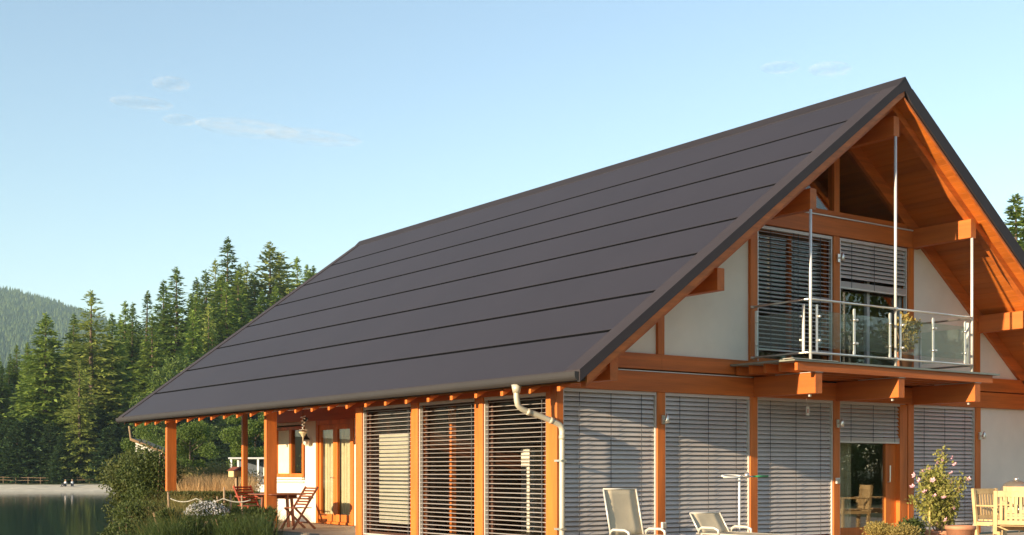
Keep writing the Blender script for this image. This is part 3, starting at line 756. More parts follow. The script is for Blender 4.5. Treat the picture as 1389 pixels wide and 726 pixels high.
def baluster(x, y, sides, ax='x'):
    b_ = B('baluster', CHROME, MB().box(x-0.022, x+0.022, y-0.009, y+0.009, 3.085, 3.835) if ax == 'x' else MB().box(x-0.009, x+0.009, y-0.022, y+0.022, 3.085, 3.835), bal)
    for s in sides:
        for z in (3.27, 3.65):
            c = (x+s*0.035, y-0.03, z) if ax == 'x' else (x-0.03, y+s*0.035, z)
            B('glass_clamp', STEEL, MB().lathe([(0.012, -0.022), (0.024, -0.012), (0.026, 0), (0.024, 0.012), (0.012, 0.022)], c, 10), b_, smooth=True)
YBA = -1.235
for x, s in ((4.245, (1,)), (5.15, (-1, 1)), (6.06, (-1,)), (6.33, (1,)), (7.22, (-1, 1)), (8.13, (-1,))): baluster(x, YBA, s)
for x in (4.055, 8.36):
    for y_, s in ((-1.13, (1,)), (-0.12, (-1,))): baluster(x, y_, s, 'y')
for a, c in ((4.27, 5.125), (5.175, 6.035), (6.355, 7.195), (7.245, 8.105)):
    B('glass_panel', BALG, MB().box(a, c, YBA-0.005, YBA+0.005, 3.16, 3.74), bal)
for x in (4.055, 8.36): B('glass_panel', BALG, MB().box(x-0.005, x+0.005, -1.09, -0.16, 3.16, 3.74), bal)

# ------------------------------------------------------------------ small fittings on the house
def wall_lamp(x, z, y=0.0):
    o = B('wall_lamp', STEEL, MB().box(x-0.03, x+0.03, y-0.03, y-0.001, z-0.07, z+0.07))
    B('bracket', STEEL, MB().tube([(x, y-0.03, z), (x, y-0.10, z)], 0.014, 8), o)
    B('lamp_shade', STEEL, MB().lathe([(0.028, -0.06), (0.038, -0.05), (0.034, 0.03), (0.02, 0.07), (0.006, 0.09)], (x, y-0.11, z), 12), o, smooth=True)
wall_lamp(BAY*1+0.02, 2.0); wall_lamp(BAY*3, 2.03); wall_lamp(BAY*5+0.03, 1.88); wall_lamp(BAY*3+0.02, 4.93)
for x, z in ((BAY+0.03, 0.35), (BAY*3+0.0, 1.03), (BAY*5+0.02, 0.28)):
    o = B('socket_box', WHITE, MB().box(x-0.045, x+0.045, -0.035, -0.001, z-0.05, z+0.05, 0.006)); B('socket_lid', STEEL, MB().box(x-0.035, x+0.035, -0.046, -0.036, z-0.04, z+0.03), o)
th = B('hanging_thermometer', WHITE, MB().box(5.33, 5.40, -0.075, -0.06, 2.15, 2.30)); B('red_scale', REDL, MB().box(5.352, 5.368, -0.079, -0.0755, 2.19, 2.26), th); B('wire', STEEL, MB().tube([(5.365, -0.067, 2.30), (5.365, -0.04, 2.43)], 0.004, 5), th)

# ------------------------------------------------------------------ porch wall, doors, window
XW = 2.07
def wall_y(y0, y1, z0, z1): B('porch_wall', PLAST, MB().box(XW, XW+0.15, y0, y1, z0, z1))
wall_y(6.15, 9.95, 0, 2.36); wall_y(11.75, 12.35, 0, 2.36); wall_y(12.352, 14.3, 0, 1.02); wall_y(12.352, 14.3, 2.30, 2.36); wall_y(14.0, 14.3, 1.02, 2.30)
B('porch_header', WOODY, MB().box(XW-0.02, XW+0.15, 6.15, 14.3, 2.362, 2.62, 0.006)); B('porch_header', WOODY, MB().box(XW+0.01, XW+0.15, 6.15, 14.3, 2.622, 3.9))
pd = MB()
for a, c in ((9.95, 10.05), (11.65, 11.75)): pd.box(XW-0.03, XW+0.10, a, c, 0.0, 2.36)
pd.box(XW-0.03, XW+0.10, 10.05, 11.65, 2.26, 2.36); pd.box(XW-0.03, XW+0.10, 10.05, 11.65, 0.0, 0.05)
pdo = B('porch_door', WOOD, pd)
for a, c in ((10.055, 10.845), (10.855, 11.645)):
    l = MB(); l.box(XW, XW+0.06, a, a+0.10, 0.055, 2.255); l.box(XW, XW+0.06, c-0.10, c, 0.055, 2.255); l.box(XW, XW+0.06, a+0.10, c-0.10, 0.055, 0.22); l.box(XW, XW+0.06, a+0.10, c-0.10, 2.14, 2.255)
    lf = l.build('door_leaf', WOOD, pdo)
    MB().box(XW+0.025, XW+0.037, a+0.10, c-0.10, 0.22, 2.14).build('pane', GLASS, pdo)
    # pleated curtain behind the glass
    cm = MB(); ys = np.linspace(a+0.08, c-0.08, 60); pl = [(XW+0.12+0.018*math.sin(i*1.05)+0.008*math.sin(i*2.7), yv) for i, yv in enumerate(ys)]
    cm.prism(pl + [(p[0]+0.004, p[1]) for p in reversed(pl)], 0.1, 2.2, 'z'); cm.build('curtain', CURT, pdo)
MB().tube([(XW-0.005, 10.90, 1.05), (XW-0.05, 10.90, 1.05), (XW-0.05, 10.99, 1.05)], 0.011, 8).build('handle', STEEL, pdo)
pw = MB(); y0, y1, z0, z1 = 12.40, 13.95, 1.06, 2.26
for a, c in ((y0, y0+0.09), (13.05, 13.17), (y1-0.08, y1)): pw.box(XW-0.02, XW+0.08, a, c, z0, z1)
for a, c in ((y0+0.09, 13.05), (13.17, y1-0.08)): pw.box(XW-0.02, XW+0.08, a, c, z0, z0+0.08); pw.box(XW-0.02, XW+0.08, a, c, z1-0.08, z1)
pwo = B('porch_window', WOOD, pw)
B('pane', GLASS, MB().box(XW+0.03, XW+0.042, y0+0.09, 13.05, z0+0.08, z1-0.08), pwo); B('roller_shade', CURT, MB().box(XW+0.03, XW+0.04, 13.17, y1-0.08, z0+0.08, z1-0.08), pwo)
B('sill', WHITE, MB().box(XW-0.09, XW-0.021, y0-0.05, y1+0.05, z0-0.06, z0-0.012), pwo)
B('sill_apron', ALUR, MB().box(XW-0.05, XW-0.001, y0-0.03, y1+0.03, z0-0.14, z0-0.10), pwo)
pot = MB().lathe([(0.05, 0), (0.07, 0.10), (0.075, 0.11)], (XW+0.20, 12.68, z0+0.02), 12)
wp = tag(pot.build('plant_pot', WHITE), 'small white pot on the sill inside the porch window', 'pot')
c = rng.normal(size=(160, 3))*np.array([0.07, 0.10, 0.12])+np.array([0, 0, 0.25]); V, F = cards(c, unit(160)+np.array([0, 0, 0.5]), unit(160), 0.10, 0.05)
me = npmesh('foliage', V, F); me.materials.append(SHRUB); link('foliage', me, wp, (XW+0.20, 12.68, z0+0.02))
o = B('porch_lamp', WHITE, MB().box(XW-0.03, XW-0.001, 12.02, 12.12, 1.78, 1.98)); B('lamp_glass', mat('lamp_opal', (0.8, 0.75, 0.65), 0.3), MB().lathe([(0.03, -0.09), (0.07, -0.05), (0.08, 0.03), (0.03, 0.09)], (XW-0.11, 12.07, 1.88), 14), o, smooth=True); B('lamp_cap', BLACKM, MB().lathe([(0.09, 0.05), (0.02, 0.14), (0.012, 0.2)], (XW-0.11, 12.07, 1.88), 14), o)
B('wall_socket', BLACKM, MB().box(XW-0.02, XW-0.001, 12.08, 12.15, 0.48, 0.60))

# ------------------------------------------------------------------ the closed shell and rooms behind the glass
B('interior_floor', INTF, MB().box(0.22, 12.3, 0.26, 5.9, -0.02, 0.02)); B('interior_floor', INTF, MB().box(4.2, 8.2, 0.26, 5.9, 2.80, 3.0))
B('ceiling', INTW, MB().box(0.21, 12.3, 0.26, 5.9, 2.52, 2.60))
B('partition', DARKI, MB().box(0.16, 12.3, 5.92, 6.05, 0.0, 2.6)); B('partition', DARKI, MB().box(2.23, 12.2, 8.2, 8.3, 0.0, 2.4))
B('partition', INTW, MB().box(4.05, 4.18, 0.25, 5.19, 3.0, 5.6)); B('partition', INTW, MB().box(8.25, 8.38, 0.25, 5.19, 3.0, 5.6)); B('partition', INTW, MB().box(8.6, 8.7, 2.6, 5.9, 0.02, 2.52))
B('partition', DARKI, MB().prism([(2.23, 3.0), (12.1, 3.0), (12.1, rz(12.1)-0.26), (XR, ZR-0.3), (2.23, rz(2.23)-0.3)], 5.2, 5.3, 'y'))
B('outer_wall', PLAST, MB().box(12.25, 12.39, 0.16, 14.3, 0, 2.40)); B('back_wall', PLAST, MB().box(2.24, 12.24, 14.16, 14.3, 0, 2.36))
B('back_wall', PLAST, MB().prism([(2.24, 2.38), (12.24, 2.38), (12.2, rz(12.2)-0.3), (XR, ZR-0.3), (2.24, rz(2.24)-0.3)], 14.21, 14.3, 'y'))
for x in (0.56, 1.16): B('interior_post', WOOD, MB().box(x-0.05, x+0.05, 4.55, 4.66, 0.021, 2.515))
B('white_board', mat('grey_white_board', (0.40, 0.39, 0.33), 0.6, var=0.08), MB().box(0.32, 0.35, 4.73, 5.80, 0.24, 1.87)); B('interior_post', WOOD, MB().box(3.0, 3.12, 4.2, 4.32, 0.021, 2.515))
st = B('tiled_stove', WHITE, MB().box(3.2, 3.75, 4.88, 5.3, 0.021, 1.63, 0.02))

# ------------------------------------------------------------------ terrace
ter = tag(MB().box(-1.3, 16.0, -9.0, 0.0, -0.28, -0.03).box(-0.3, 2.07, 0.0, 15.7, -0.28, -0.03).build('terrace', mat('terrace_gravel', (0.46, 0.37, 0.27), 0.95, var=0.2, scale=20)), kind='structure')  # bed made larger and paler to bounce warm light onto the gable
slab = None
for i in range(4):
    for j in range(18):
        x, yv = -0.29+0.55*i, 5.4+0.55*j
        if slab is None: slab = MB().box(0.006, 0.544, 0.006, 0.544, -0.0285, 0.0, 0.004).build('paving_slab', STONE, ter, loc=(x, yv, 0))
        else: link('paving_slab', slab.data, ter, (x, yv, 0))
for i in range(16):
    for j in range(5): link('paving_slab', slab.data, ter, (-1.2+0.55*i, -0.6-0.55*j, 0))

# ------------------------------------------------------------------ furniture
def folding_chair(loc, rz_, label, m):
    o = thing('folding_chair', label, 'chair', loc, rz_)
    for s in (-1, 1):
        MB().bar((-0.34, s*0.22, 0.87), (0.27, s*0.22, 0.0), 0.022, 0.042).build('back_leg', m, o)
        MB().bar((-0.30, s*0.19, 0.0), (0.20, s*0.19, 0.44), 0.022, 0.042).build('front_leg', m, o)
        MB().bar((-0.22, s*0.235, 0.64), (0.16, s*0.235, 0.62), 0.045, 0.022).build('arm', m, o)
    for k in range(7):
        t = 0.03+k*0.055; MB().bar((-0.34+t*0.7+0.005, -0.21, 0.87-t), (-0.34+t*0.7+0.005, 0.21, 0.87-t), 0.012, 0.036, (0.57, 0, 0.82)).build('back_slat', m, o)
    for k in range(6):
        MB().box(-0.20+k*0.07, -0.145+k*0.07, -0.21, 0.21, 0.43, 0.447).build('seat_slat', m, o)
    MB().bar((-0.16, -0.2, 0.13), (-0.16, 0.2, 0.13), 0.02, 0.03).build('stretcher', m, o)
    return o
GA = math.atan2(-RT[1], -RT[0])                     # heading that faces left in the photograph
cx, cy = land(-4.42, 26.3); folding_chair((cx, cy, 0.002), GA+0.75, 'brown folding wooden chair right of the thick porch post, turned to the table', REDW)
cx, cy = land(-5.72, 27.9); folding_chair((cx, cy, 0.002), GA+math.pi-0.75, 'red-brown folding chair with slatted back left of the thick porch post', mat('red_stained_wood', (0.34, 0.055, 0.025), 0.5, var=0.2, scale=6))
cx, cy = land(-5.05, 27.4)
tb = thing('porch_table', 'oval wooden table behind the thick porch post', 'table', (cx, cy, 0.002), GA)
MB().lathe([(0.60, 0), (0.62, 0.012), (0.62, 0.026), (0.60, 0.032)], (0, 0, 0.685), 28).build('table_top', REDW, tb)
for a in range(4): MB().bar((0.36*math.cos(a*1.571+0.78), 0.36*math.sin(a*1.571+0.78), 0.684), (0.42*math.cos(a*1.571+0.78), 0.42*math.sin(a*1.571+0.78), 0), 0.05, 0.05).build('leg', REDW, tb)
MB().box(-0.42, 0.42, -0.02, 0.02, 0.60, 0.683).build('apron', REDW, tb)

def lounger(loc, rz_, label, recl, L=0.67):
    o = thing('sun_lounger', label, 'sun lounger', loc, rz_)
    W = 0.31; c, s = math.cos(recl), math.sin(recl)
    hx, hz = -0.05, 0.28
    P = lambda t, sag=0: (hx - c*L*t, hz + s*L*t)
    # fabric back: slightly sagging sheet with thickness
    nt_ = 8; v = []; f = []
    for th_ in (0.0, -0.012):
        for i in range(nt_+1):
            for j in range(5):
                x, z = P(i/nt_); sg = 0.02*math.sin(math.pi*j/4)*math.sin(math.pi*min(1, i/nt_*0.9+0.1))
                v.append((x - s*(sg-th_), (j/4-0.5)*2*(W-0.012), z - c*(sg-th_)))
    q = 5*(nt_+1)
    for i in range(nt_):
        for j in range(4):
            a = i*5+j; f += [(a, a+1, a+6, a+5), (q+a+5, q+a+6, q+a+1, q+a)]
    for i in range(nt_): f += [(i*5, i*5+5, q+i*5+5, q+i*5), (i*5+9, i*5+4, q+i*5+4, q+i*5+9)]
    f += [(j, q+j, q+j+1, j+1) for j in range(4)] + [(nt_*5+j+1, q+nt_*5+j+1, q+nt_*5+j, nt_*5+j) for j in range(4)]
    MB().add(v, f).build('backrest', TAUPE, o, smooth=True)
    fr = MB()
    for sy in (-1, 1): fr.tube([(P(-0.03)[0], sy*W, P(-0.03)[1]), (P(1.0)[0], sy*W, P(1.0)[1])], 0.014, 8)
    fr.tube([(P(1.01)[0], -W, P(1.01)[1]), (P(1.01)[0], W, P(1.01)[1])], 0.013, 8); fr.build('back_frame', ALUW, o, smooth=True)
    MB().box(-0.04, 1.25, -W+0.012, W-0.012, 0.262, 0.276).build('seat', TAUPE, o)
    for sy in (-1, 1):
        MB().tube([(-0.10, sy*W, 0.265), (1.27, sy*W, 0.265)], 0.016, 8).build('side_rail', ALUW, o, smooth=True)
        MB().tube([(-0.02, sy*(W+0.03), 0.27), (-0.02, sy*(W+0.03), 0.33), (0.05, sy*(W+0.035), 0.36), (0.30, sy*(W+0.035), 0.36), (0.38, sy*(W+0.03), 0.33), (0.38, sy*(W+0.03), 0.265)], 0.02, 8).build('armrest', ALUW, o, smooth=True)
        for x in (0.0, 1.15): MB().tube([(x, sy*W, 0.26), (x+0.06, sy*W, 0.0)], 0.015, 8).build('leg', ALUW, o, smooth=True)
    MB().tube([(1.27, -W, 0.265), (1.27, W, 0.265)], 0.015, 8).build('foot_rail', ALUW, o, smooth=True)
    return o
lounger((0.66, -0.86, 0.002), -math.pi/2, 'taupe mesh lounger with its back set upright, nearer the downpipe', R(76))
lounger((2.22, -1.05, 0.002), -math.pi/2, 'taupe mesh lounger with its back reclined low, beside the white pole stand', R(55), 0.34)

o = thing('pole_stand', 'slim white pole stand with an oval hoop and a green tipped rod on the terrace', 'pole stand', (2.86, -0.9, 0.0))
MB().tube([(0, 0, 0.0), (0, 0, 1.10)], 0.017, 10).build('pole', WHITEP, o, smooth=True)
MB().lathe([(0.22, 0), (0.22, 0.02), (0.05, 0.05), (0.02, 0.09)], (0, 0, 0), 20).build('base', WHITEP, o)
hp = [(-0.17+0.19*math.cos(t), 0.07*math.sin(t), 1.12+0.02*math.sin(t)) for t in np.linspace(0, 2*math.pi, 25)]
MB().tube(hp, 0.014, 8, cap=False).build('hoop', WHITEP, o, smooth=True)
MB().tube([(-0.32, 0.02, 1.10), (0.30, 0.0, 1.115)], 0.012, 8).build('rod', ALUW, o, smooth=True)
MB().tube([(0.302, 0.0, 1.115), (0.62, -0.01, 1.12)], 0.015, 8).build('green_grip', GREENP, o, smooth=True)
MB().lathe([(0.02, -0.03), (0.045, -0.01), (0.045, 0.03), (0.02, 0.06)], (0.16, 0, 1.12), 12).build('clamp', STEEL, o, smooth=True)

def teak_chair(loc, rz_, label):
    o = thing('garden_armchair', label, 'chair', loc, rz_); W = 0.27; b_ = lambda n, mb: mb.build(n, TEAK, o)
    for s in (-1, 1):
        b_('front_leg', MB().box(0.22, 0.27, s*W-0.025, s*W+0.025, 0, 0.635, 0.004)); b_('rear_leg', MB().bar((-0.25, s*W, 0), (-0.34, s*W, 0.92), 0.045, 0.05, (1, 0, 0)))
        b_('armrest', MB().box(-0.26, 0.31, s*W-0.035, s*W+0.035, 0.64, 0.665, 0.004)); b_('side_rail', MB().box(-0.26, 0.22, s*W-0.015, s*W+0.015, 0.34, 0.40))
    b_('top_rail', MB().bar((-0.335, -W+0.025, 0.875), (-0.335, W-0.025, 0.875), 0.03, 0.085)); b_('lower_rail', MB().bar((-0.292, -W+0.025, 0.47), (-0.292, W-0.025, 0.47), 0.03, 0.06))
    for k in range(7):
        y_ = -W+0.075+k*(2*W-0.15)/6; b_('back_slat', MB().bar((-0.295, y_, 0.50), (-0.331, y_, 0.833), 0.036, 0.014, (1, 0, 0)))
    for k in range(6): b_('seat_slat', MB().box(-0.24+k*0.083, -0.172+k*0.083, -W+0.025, W-0.025, 0.415, 0.437))
    b_('front_rail', MB().box(0.20, 0.218, -W+0.025, W-0.025, 0.34, 0.40))
    return o
def at(px, d, z=0.002):
    return (*land((px-694.5)/1727*d, d), z)
HD0 = math.atan2(FW[1], FW[0])
teak_chair(at(1377, 18.2), HD0-0.35, 'teak armchair with slatted back nearest the photo corner, its back to the viewer')
teak_chair(at(1360, 20.0), HD0+math.pi+0.55, 'teak armchair facing left behind the nearest one, in front of the grill')
teak_chair((9.0, -1.75, 0.002), -2.6, 'teak armchair mirrored in the terrace door glass, close to the wall')
teak_chair((9.95, -2.0, 0.002), -2.2, 'teak armchair mirrored in the terrace door glass, farther from the door')

o = thing('kettle_grill', 'round kettle grill with grey metal lid by the white wall', 'grill', (10.64, -0.62, 0.002))
MB().lathe([(0.05, 0.52), (0.18, 0.56), (0.26, 0.66), (0.285, 0.76), (0.285, 0.775)], (0, 0, 0), 28).build('bowl', BLACKM, o, smooth=True)
lid = MB().lathe([(0.295, 0.776), (0.295, 0.80), (0.28, 0.86), (0.23, 0.945), (0.15, 0.995), (0.05, 1.015), (0.0, 1.016)], (0, 0, 0), 28).build('lid', mat('grey_enamel', (0.34, 0.31, 0.27), 0.35, metal=0.6, var=0.08), o, smooth=True)
MB().lathe([(0.05, 1.016), (0.05, 1.05), (0.035, 1.07), (0.0, 1.072)], (0, 0, 0), 14).build('knob', STEEL, lid, smooth=True)
for a in (0.4, 2.5, 4.6): MB().tube([(0.2*math.cos(a), 0.2*math.sin(a), 0.62), (0.32*math.cos(a), 0.32*math.sin(a), 0.0)], 0.014, 8).build('leg', STEEL, o, smooth=True)
MB().box(-0.47, -0.30, -0.14, 0.14, 0.755, 0.775).build('side_shelf', BLACKM, o)

# ------------------------------------------------------------------ plants
def foliage(name, pts, m, parent, L, W, loc=None, up=0.3):
    pts = np.asarray(pts, float); n_ = len(pts); d = unit(n_)+np.array([0, 0, up])
    V, F = cards(pts, d, unit(n_), L*rng.uniform(0.6, 1.3, n_), W*rng.uniform(0.6, 1.3, n_))
    me = npmesh(name, V, F); me.materials.append(m); return link(name, me, parent, loc)
def blobs(n_, lobes):
    out = []
    for (x, y_, z, rx, rz_), k in zip(lobes, np.full(len(lobes), n_//len(lobes))):
        out.append(unit(k)*rng.uniform(0.45, 1.05, (k, 1))*np.array([rx, rx, rz_]) + np.array([x, y_, z]))
    return np.concatenate(out)
# hibiscus on a stake
x, y_, _ = at(1276, 18.0)
hb = thing('hibiscus_shrub', 'tall potted shrub with pink blossoms in front of the right hand blind', 'shrub', (x, y_, 0.0))
MB().lathe([(0.15, 0), (0.21, 0.30), (0.225, 0.32), (0.225, 0.36), (0.19, 0.36), (0.18, 0.30)], (0, 0, 0.002), 20).build('pot', TERRA, hb, smooth=True)
stem = MB(); tips = []
for k in range(22):
    a = random.uniform(0, 6.28); h = random.uniform(0.75, 1.25) if k else 1.5; rr_ = random.uniform(0.10, 0.50)*(1.25-h*0.45) if k else 0.03
    p = [(0.05*math.cos(a), 0.05*math.sin(a), 0.3), (rr_*0.55*math.cos(a), rr_*0.55*math.sin(a), 0.3+(h-0.3)*0.55), (rr_*math.cos(a), rr_*math.sin(a), h)]
    stem.tube(p, [0.011, 0.008, 0.004], 5); tips.append(p)
stem.build('stem', STICK, hb)
lp = []
for p in tips:
    for k in range(300):
        t = random.uniform(0.18, 1.0)**0.8; i = 0 if t < 0.5 else 1; u_ = t*2-i
        q = [p[i][j]*(1-u_)+p[i+1][j]*u_ for j in range(3)]; lp.append([q[0]+random.gauss(0, 0.045), q[1]+random.gauss(0, 0.045), q[2]+random.gauss(0, 0.04)])
foliage('foliage', lp, HIB, hb, 0.055, 0.03)
RTv, FWv = Vector((*RT, 0)), Vector((*FW, 0))
for (px, py, fwd) in ((1241, 645, -.05), (1253, 640, -.2), (1262, 637, .1), (1273, 629, 0), (1280, 625, -.1), (1293, 622, .1), (1296, 631, -.1), (1291, 643, -.2), (1314, 651, 0), (1238, 661, -.1), (1268, 674, -.3), (1281, 676, -.3), (1302, 665, -.15), (1284, 706, -.25), (1266, 652, -.25), (1248, 652, -.2), (1255, 668, -.25), (1296, 690, -.2)):
    d_ = 18.0+fwd; c = land((px-694.5)/1727*d_, d_); z_ = 1.2+(639-py)/1727*d_
    fm = MB(); g = random.uniform(0, 6.28)
    for k in range(5):
        a = g+k*1.2566; fm.add([(0, 0, 0), (0.03*math.cos(a-0.5), 0.03*math.sin(a-0.5), 0.018), (0.045*math.cos(a), 0.045*math.sin(a), 0.03), (0.03*math.cos(a+0.5), 0.03*math.sin(a+0.5), 0.018)], [(0, 1, 2, 3)])
    fm.tube([(0, 0, 0), (0, 0, 0.035)], 0.005, 5)
    f_ = fm.build('blossom', PINK, hb, loc=(c[0]-x, c[1]-y_, z_)); f_.rotation_euler = (random.uniform(0.6, 1.4), 0, random.uniform(2.6, 4.4)+0.6)
sx, sy, _ = at(1261, 17.85); MB().tube([(sx-x, sy-y_, 0.3), (sx-x, sy-y_, 1.0)], 0.013, 7).build('stake', mat('bamboo_stake', (0.55, 0.42, 0.15), 0.5, var=0.15), hb)
# planters at the lower right
def planter(px, d, w_, h_, label, cat, m, topz, nleaf, L, W, potm=TERRA):
    x, y_, _ = at(px, d); o = thing('planter', label, cat, (x, y_, 0.0), math.atan2(RT[1], RT[0]))
    MB().lathe([(w_*0.36, 0.002), (w_*0.5, h_), (w_*0.53, h_), (w_*0.53, h_+0.03), (w_*0.46, h_+0.03), (w_*0.45, h_-0.02)], (0, 0, 0), 18).build('pot', potm, o, smooth=True)
    foliage('foliage', blobs(nleaf, [(random.uniform(-.3, .3)*w_, random.uniform(-.3, .3)*w_, h_+(topz-h_)*random.uniform(0.35, 0.6), w_*0.42, (topz-h_)*0.45) for k in range(6)]), m, o, L, W)
    return o
planter(1197, 17.0, 0.42, 0.30, 'pot of dense yellow-green groundcover in front of the terrace door, left of two', 'potted plant', YELP, 0.53, 2200, 0.034, 0.016)
planter(1222, 16.8, 0.40, 0.30, 'pot of dense yellow-green groundcover close to the shrub, right of two', 'potted plant', YELP, 0.50, 2200, 0.034, 0.016)
planter(1238, 17.6, 0.32, 0.28, 'pot of dark green leaves at the foot of the flowering shrub', 'potted plant', SHRUB, 0.55, 900, 0.05, 0.03)
x, y_, _ = at(1303, 17.4); o = tag(MB().lathe([(0.13, 0), (0.19, 0.40), (0.205, 0.40), (0.205, 0.45), (0.175, 0.45), (0.165, 0.38)], (0, 0, 0.002), 20).build('flower_pot', TERRA, None, smooth=True, loc=(x, y_, 0)), 'empty terracotta pot between the flowering shrub and the teak chairs', 'pot')
o = thing('balcony_plant', 'golden leafed potted plant behind the balcony glass', 'potted plant', (6.92, -0.85, 2.937))
o.scale = (1.2, 1.2, 1.15)
MB().lathe([(0.10, 0.0), (0.14, 0.24), (0.15, 0.24), (0.15, 0.27), (0.125, 0.27), (0.12, 0.2)], (0, 0, 0), 18).build('pot', TERRA, o, smooth=True)
foliage('foliage', blobs(1500, [(random.uniform(-.22, .22), random.uniform(-.15, .15), random.uniform(0.36, 0.75), 0.13, 0.12) for k in range(10)]), YELP, o, 0.06, 0.034)
st_ = MB()
for k in range(8): a = k*0.785; st_.tube([(0, 0, 0.2), (0.09*math.cos(a), 0.07*math.sin(a), 0.45), (0.2*math.cos(a), 0.14*math.sin(a), 0.7)], [0.008, 0.006, 0.003], 5)
st_.build('stem', STICK, o)
# blue pot and porch plants
x, y_, _ = at(366, 25.6); tag(MB().lathe([(0.09, 0), (0.12, 0.14), (0.125, 0.15), (0.105, 0.15), (0.1, 0.10)], (0, 0, 0), 18).build('blue_pot', BLUEP, None, smooth=True, loc=(x, y_, 0.002)), 'small blue glazed pot at the foot of the thick porch post', 'pot')
x, y_, _ = at(352, 25.4); o = thing('planter', 'dark trough with upright rosemary-like plants left of the thick porch post', 'potted plant', (x, y_, 0.0), math.atan2(RT[1], RT[0]))
MB().box(-0.34, 0.30, -0.12, 0.12, 0.002, 0.20, 0.01).build('trough', BLACKM, o)
n_ = 420; pts = np.stack([rng.uniform(-.36, .32, n_), rng.normal(0, .09, n_), 0.18+0.22*rng.random(n_)**0.7], 1)
foliage('foliage', pts, SHRUB, o, 0.13, 0.03, up=1.4)
# hanging mobile and lantern under the porch
x, y_, _ = at(411, 26.6)
o = thing('wind_mobile', 'silver figure mobile hanging under the porch eave before the small window', 'ornament', (x, y_, 2.4))
MB().tube([(0, 0, -0.30), (0, 0, 0.10)], 0.004, 5).build('wire', BLACKM, o)
sp_ = [(0.055*math.cos(t*2.1)*(1-t/14), 0.055*math.sin(t*2.1)*(1-t/14), -0.05-t*0.024) for t in np.linspace(0, 12, 60)]
MB().tube(sp_, 0.011, 6).build('spiral', STEEL, o, smooth=True)
MB().lathe([(0.0, -0.05), (0.05, -0.02), (0.05, 0.02), (0.0, 0.05)], (0.06, 0, -0.12), 10).build('ball', BLACKM, o, smooth=True)
MB().lathe([(0.008, -0.66), (0.012, -0.50), (0.06, -0.42), (0.085, -0.395), (0.085, -0.38)], (0, 0, 0), 14).build('funnel_bell', mat('pale_wood', (0.55, 0.45, 0.28), 0.6, var=0.1), o, smooth=True)
MB().tube([(-0.09, 0, -0.34), (0.10, 0, -0.34)], 0.008, 6).build('cross_bar', STEEL, o)

# ---- garden left of the porch
def shrub_thing(px, d, w_, h_, label, m, L, W, n_, lobes=9, cat='shrub', zb=None, name='garden_shrub'):
    r = (px-694.5)/1727*d; z = gz(r, d) if zb is None else zb
    x, y_ = land(r, d); o = thing(name, label, cat, (x, y_, z), random.uniform(0, 6.28))
    lb = []
    for k in range(lobes):
        a = random.uniform(0, 6.28); q = random.uniform(0, 0.55)*w_; t = random.uniform(0.25, 0.80)
        lb.append((q*math.cos(a)*(1.2-t*0.6), q*math.sin(a)*(1.2-t*0.6), h_*t, w_*random.uniform(0.20, 0.34), h_*random.uniform(0.16, 0.26)))
    foliage('foliage', blobs(n_, lb), m, o, L, W)
    s = MB()
    for k in range(7):
        a = random.uniform(0, 6.28); s.tube([(0, 0, -0.1), (w_*0.2*math.cos(a), w_*0.2*math.sin(a), h_*0.4), (w_*0.4*math.cos(a), w_*0.4*math.sin(a), h_*0.85)], [0.02, 0.014, 0.005], 5)
    s.build('stem', STICK, o); return o
shrub_thing(189, 37, 1.9, 2.9, 'big dark shrub left of the outermost porch post', SHRUBD, 0.10, 0.05, 17000, 26)
shrub_thing(211, 35, 1.6, 2.55, 'dark twiggy shrub touching the outermost porch post', SHRUB, 0.09, 0.045, 11000, 18)
shrub_thing(175, 33, 1.1, 1.1, 'dark shore bush low at the water edge', SHRUBD, 0.09, 0.04, 5500, 12)
shrub_thing(204, 27, 1.3, 0.95, 'green bush under the outermost porch post', SHRUB, 0.075, 0.032, 6000, 12, zb=-0.35)
shrub_thing(172, 25, 1.1, 0.8, 'leftmost low green bush on the lake bank', SHRUB, 0.07, 0.03, 5000, 12, zb=-0.5)
shrub_thing(250, 44, 2.6, 1.5, 'olive bush behind the dry reeds, left of two', SEDGE, 0.12, 0.04, 7000, 14)
shrub_thing(296, 46, 2.6, 1.62, 'olive bush behind the dry reeds, right of two', SEDGE, 0.12, 0.04, 7000, 14)
fb = shrub_thing(281, 23.8, 0.85, 0.80, 'rounded bush covered in small pale flowers by the rope fence', SHRUBD, 0.07, 0.04, 1800, 9, zb=-0.13)
pf = unit(800); pf[:, 2] = np.abs(pf[:, 2]); pf = pf*np.array([0.40, 0.40, 0.24])*rng.uniform(0.85, 1.1, (800, 1))+np.array([0, 0, 0.50])
foliage('flower_clusters', pf, WHITEF, fb, 0.04, 0.03, up=0.6)['kind'] = 'stuff'
shrub_thing(318, 24.3, 0.8, 0.62, 'green clump between the pale flower bush and the porch trough', GRASSB, 0.10, 0.018, 4500, 9)
shrub_thing(238, 24.0, 0.9, 0.66, 'green clump left of the pale flower bush', GRASSB, 0.10, 0.018, 5000, 9)
for px, d, h_, lb in ((158, 23.5, 0.62, 'low leafy weed clump at the left end of the lake bank'), (222, 22.6, 0.72, 'low leafy weed clump under the rope fence post at the left'), (262, 22.3, 0.55, 'low leafy weed clump before the pale flower bush'), (306, 22.6, 0.60, 'low leafy weed clump right of the pale flower bush'), (338, 23.4, 0.55, 'low leafy weed clump before the porch trough')):
    shrub_thing(px, d, 0.62, h_, lb, SHRUB, 0.07, 0.032, 2600, 9, zb=-0.15 if px > 200 else -0.5, cat='weeds', name='weed_clump')
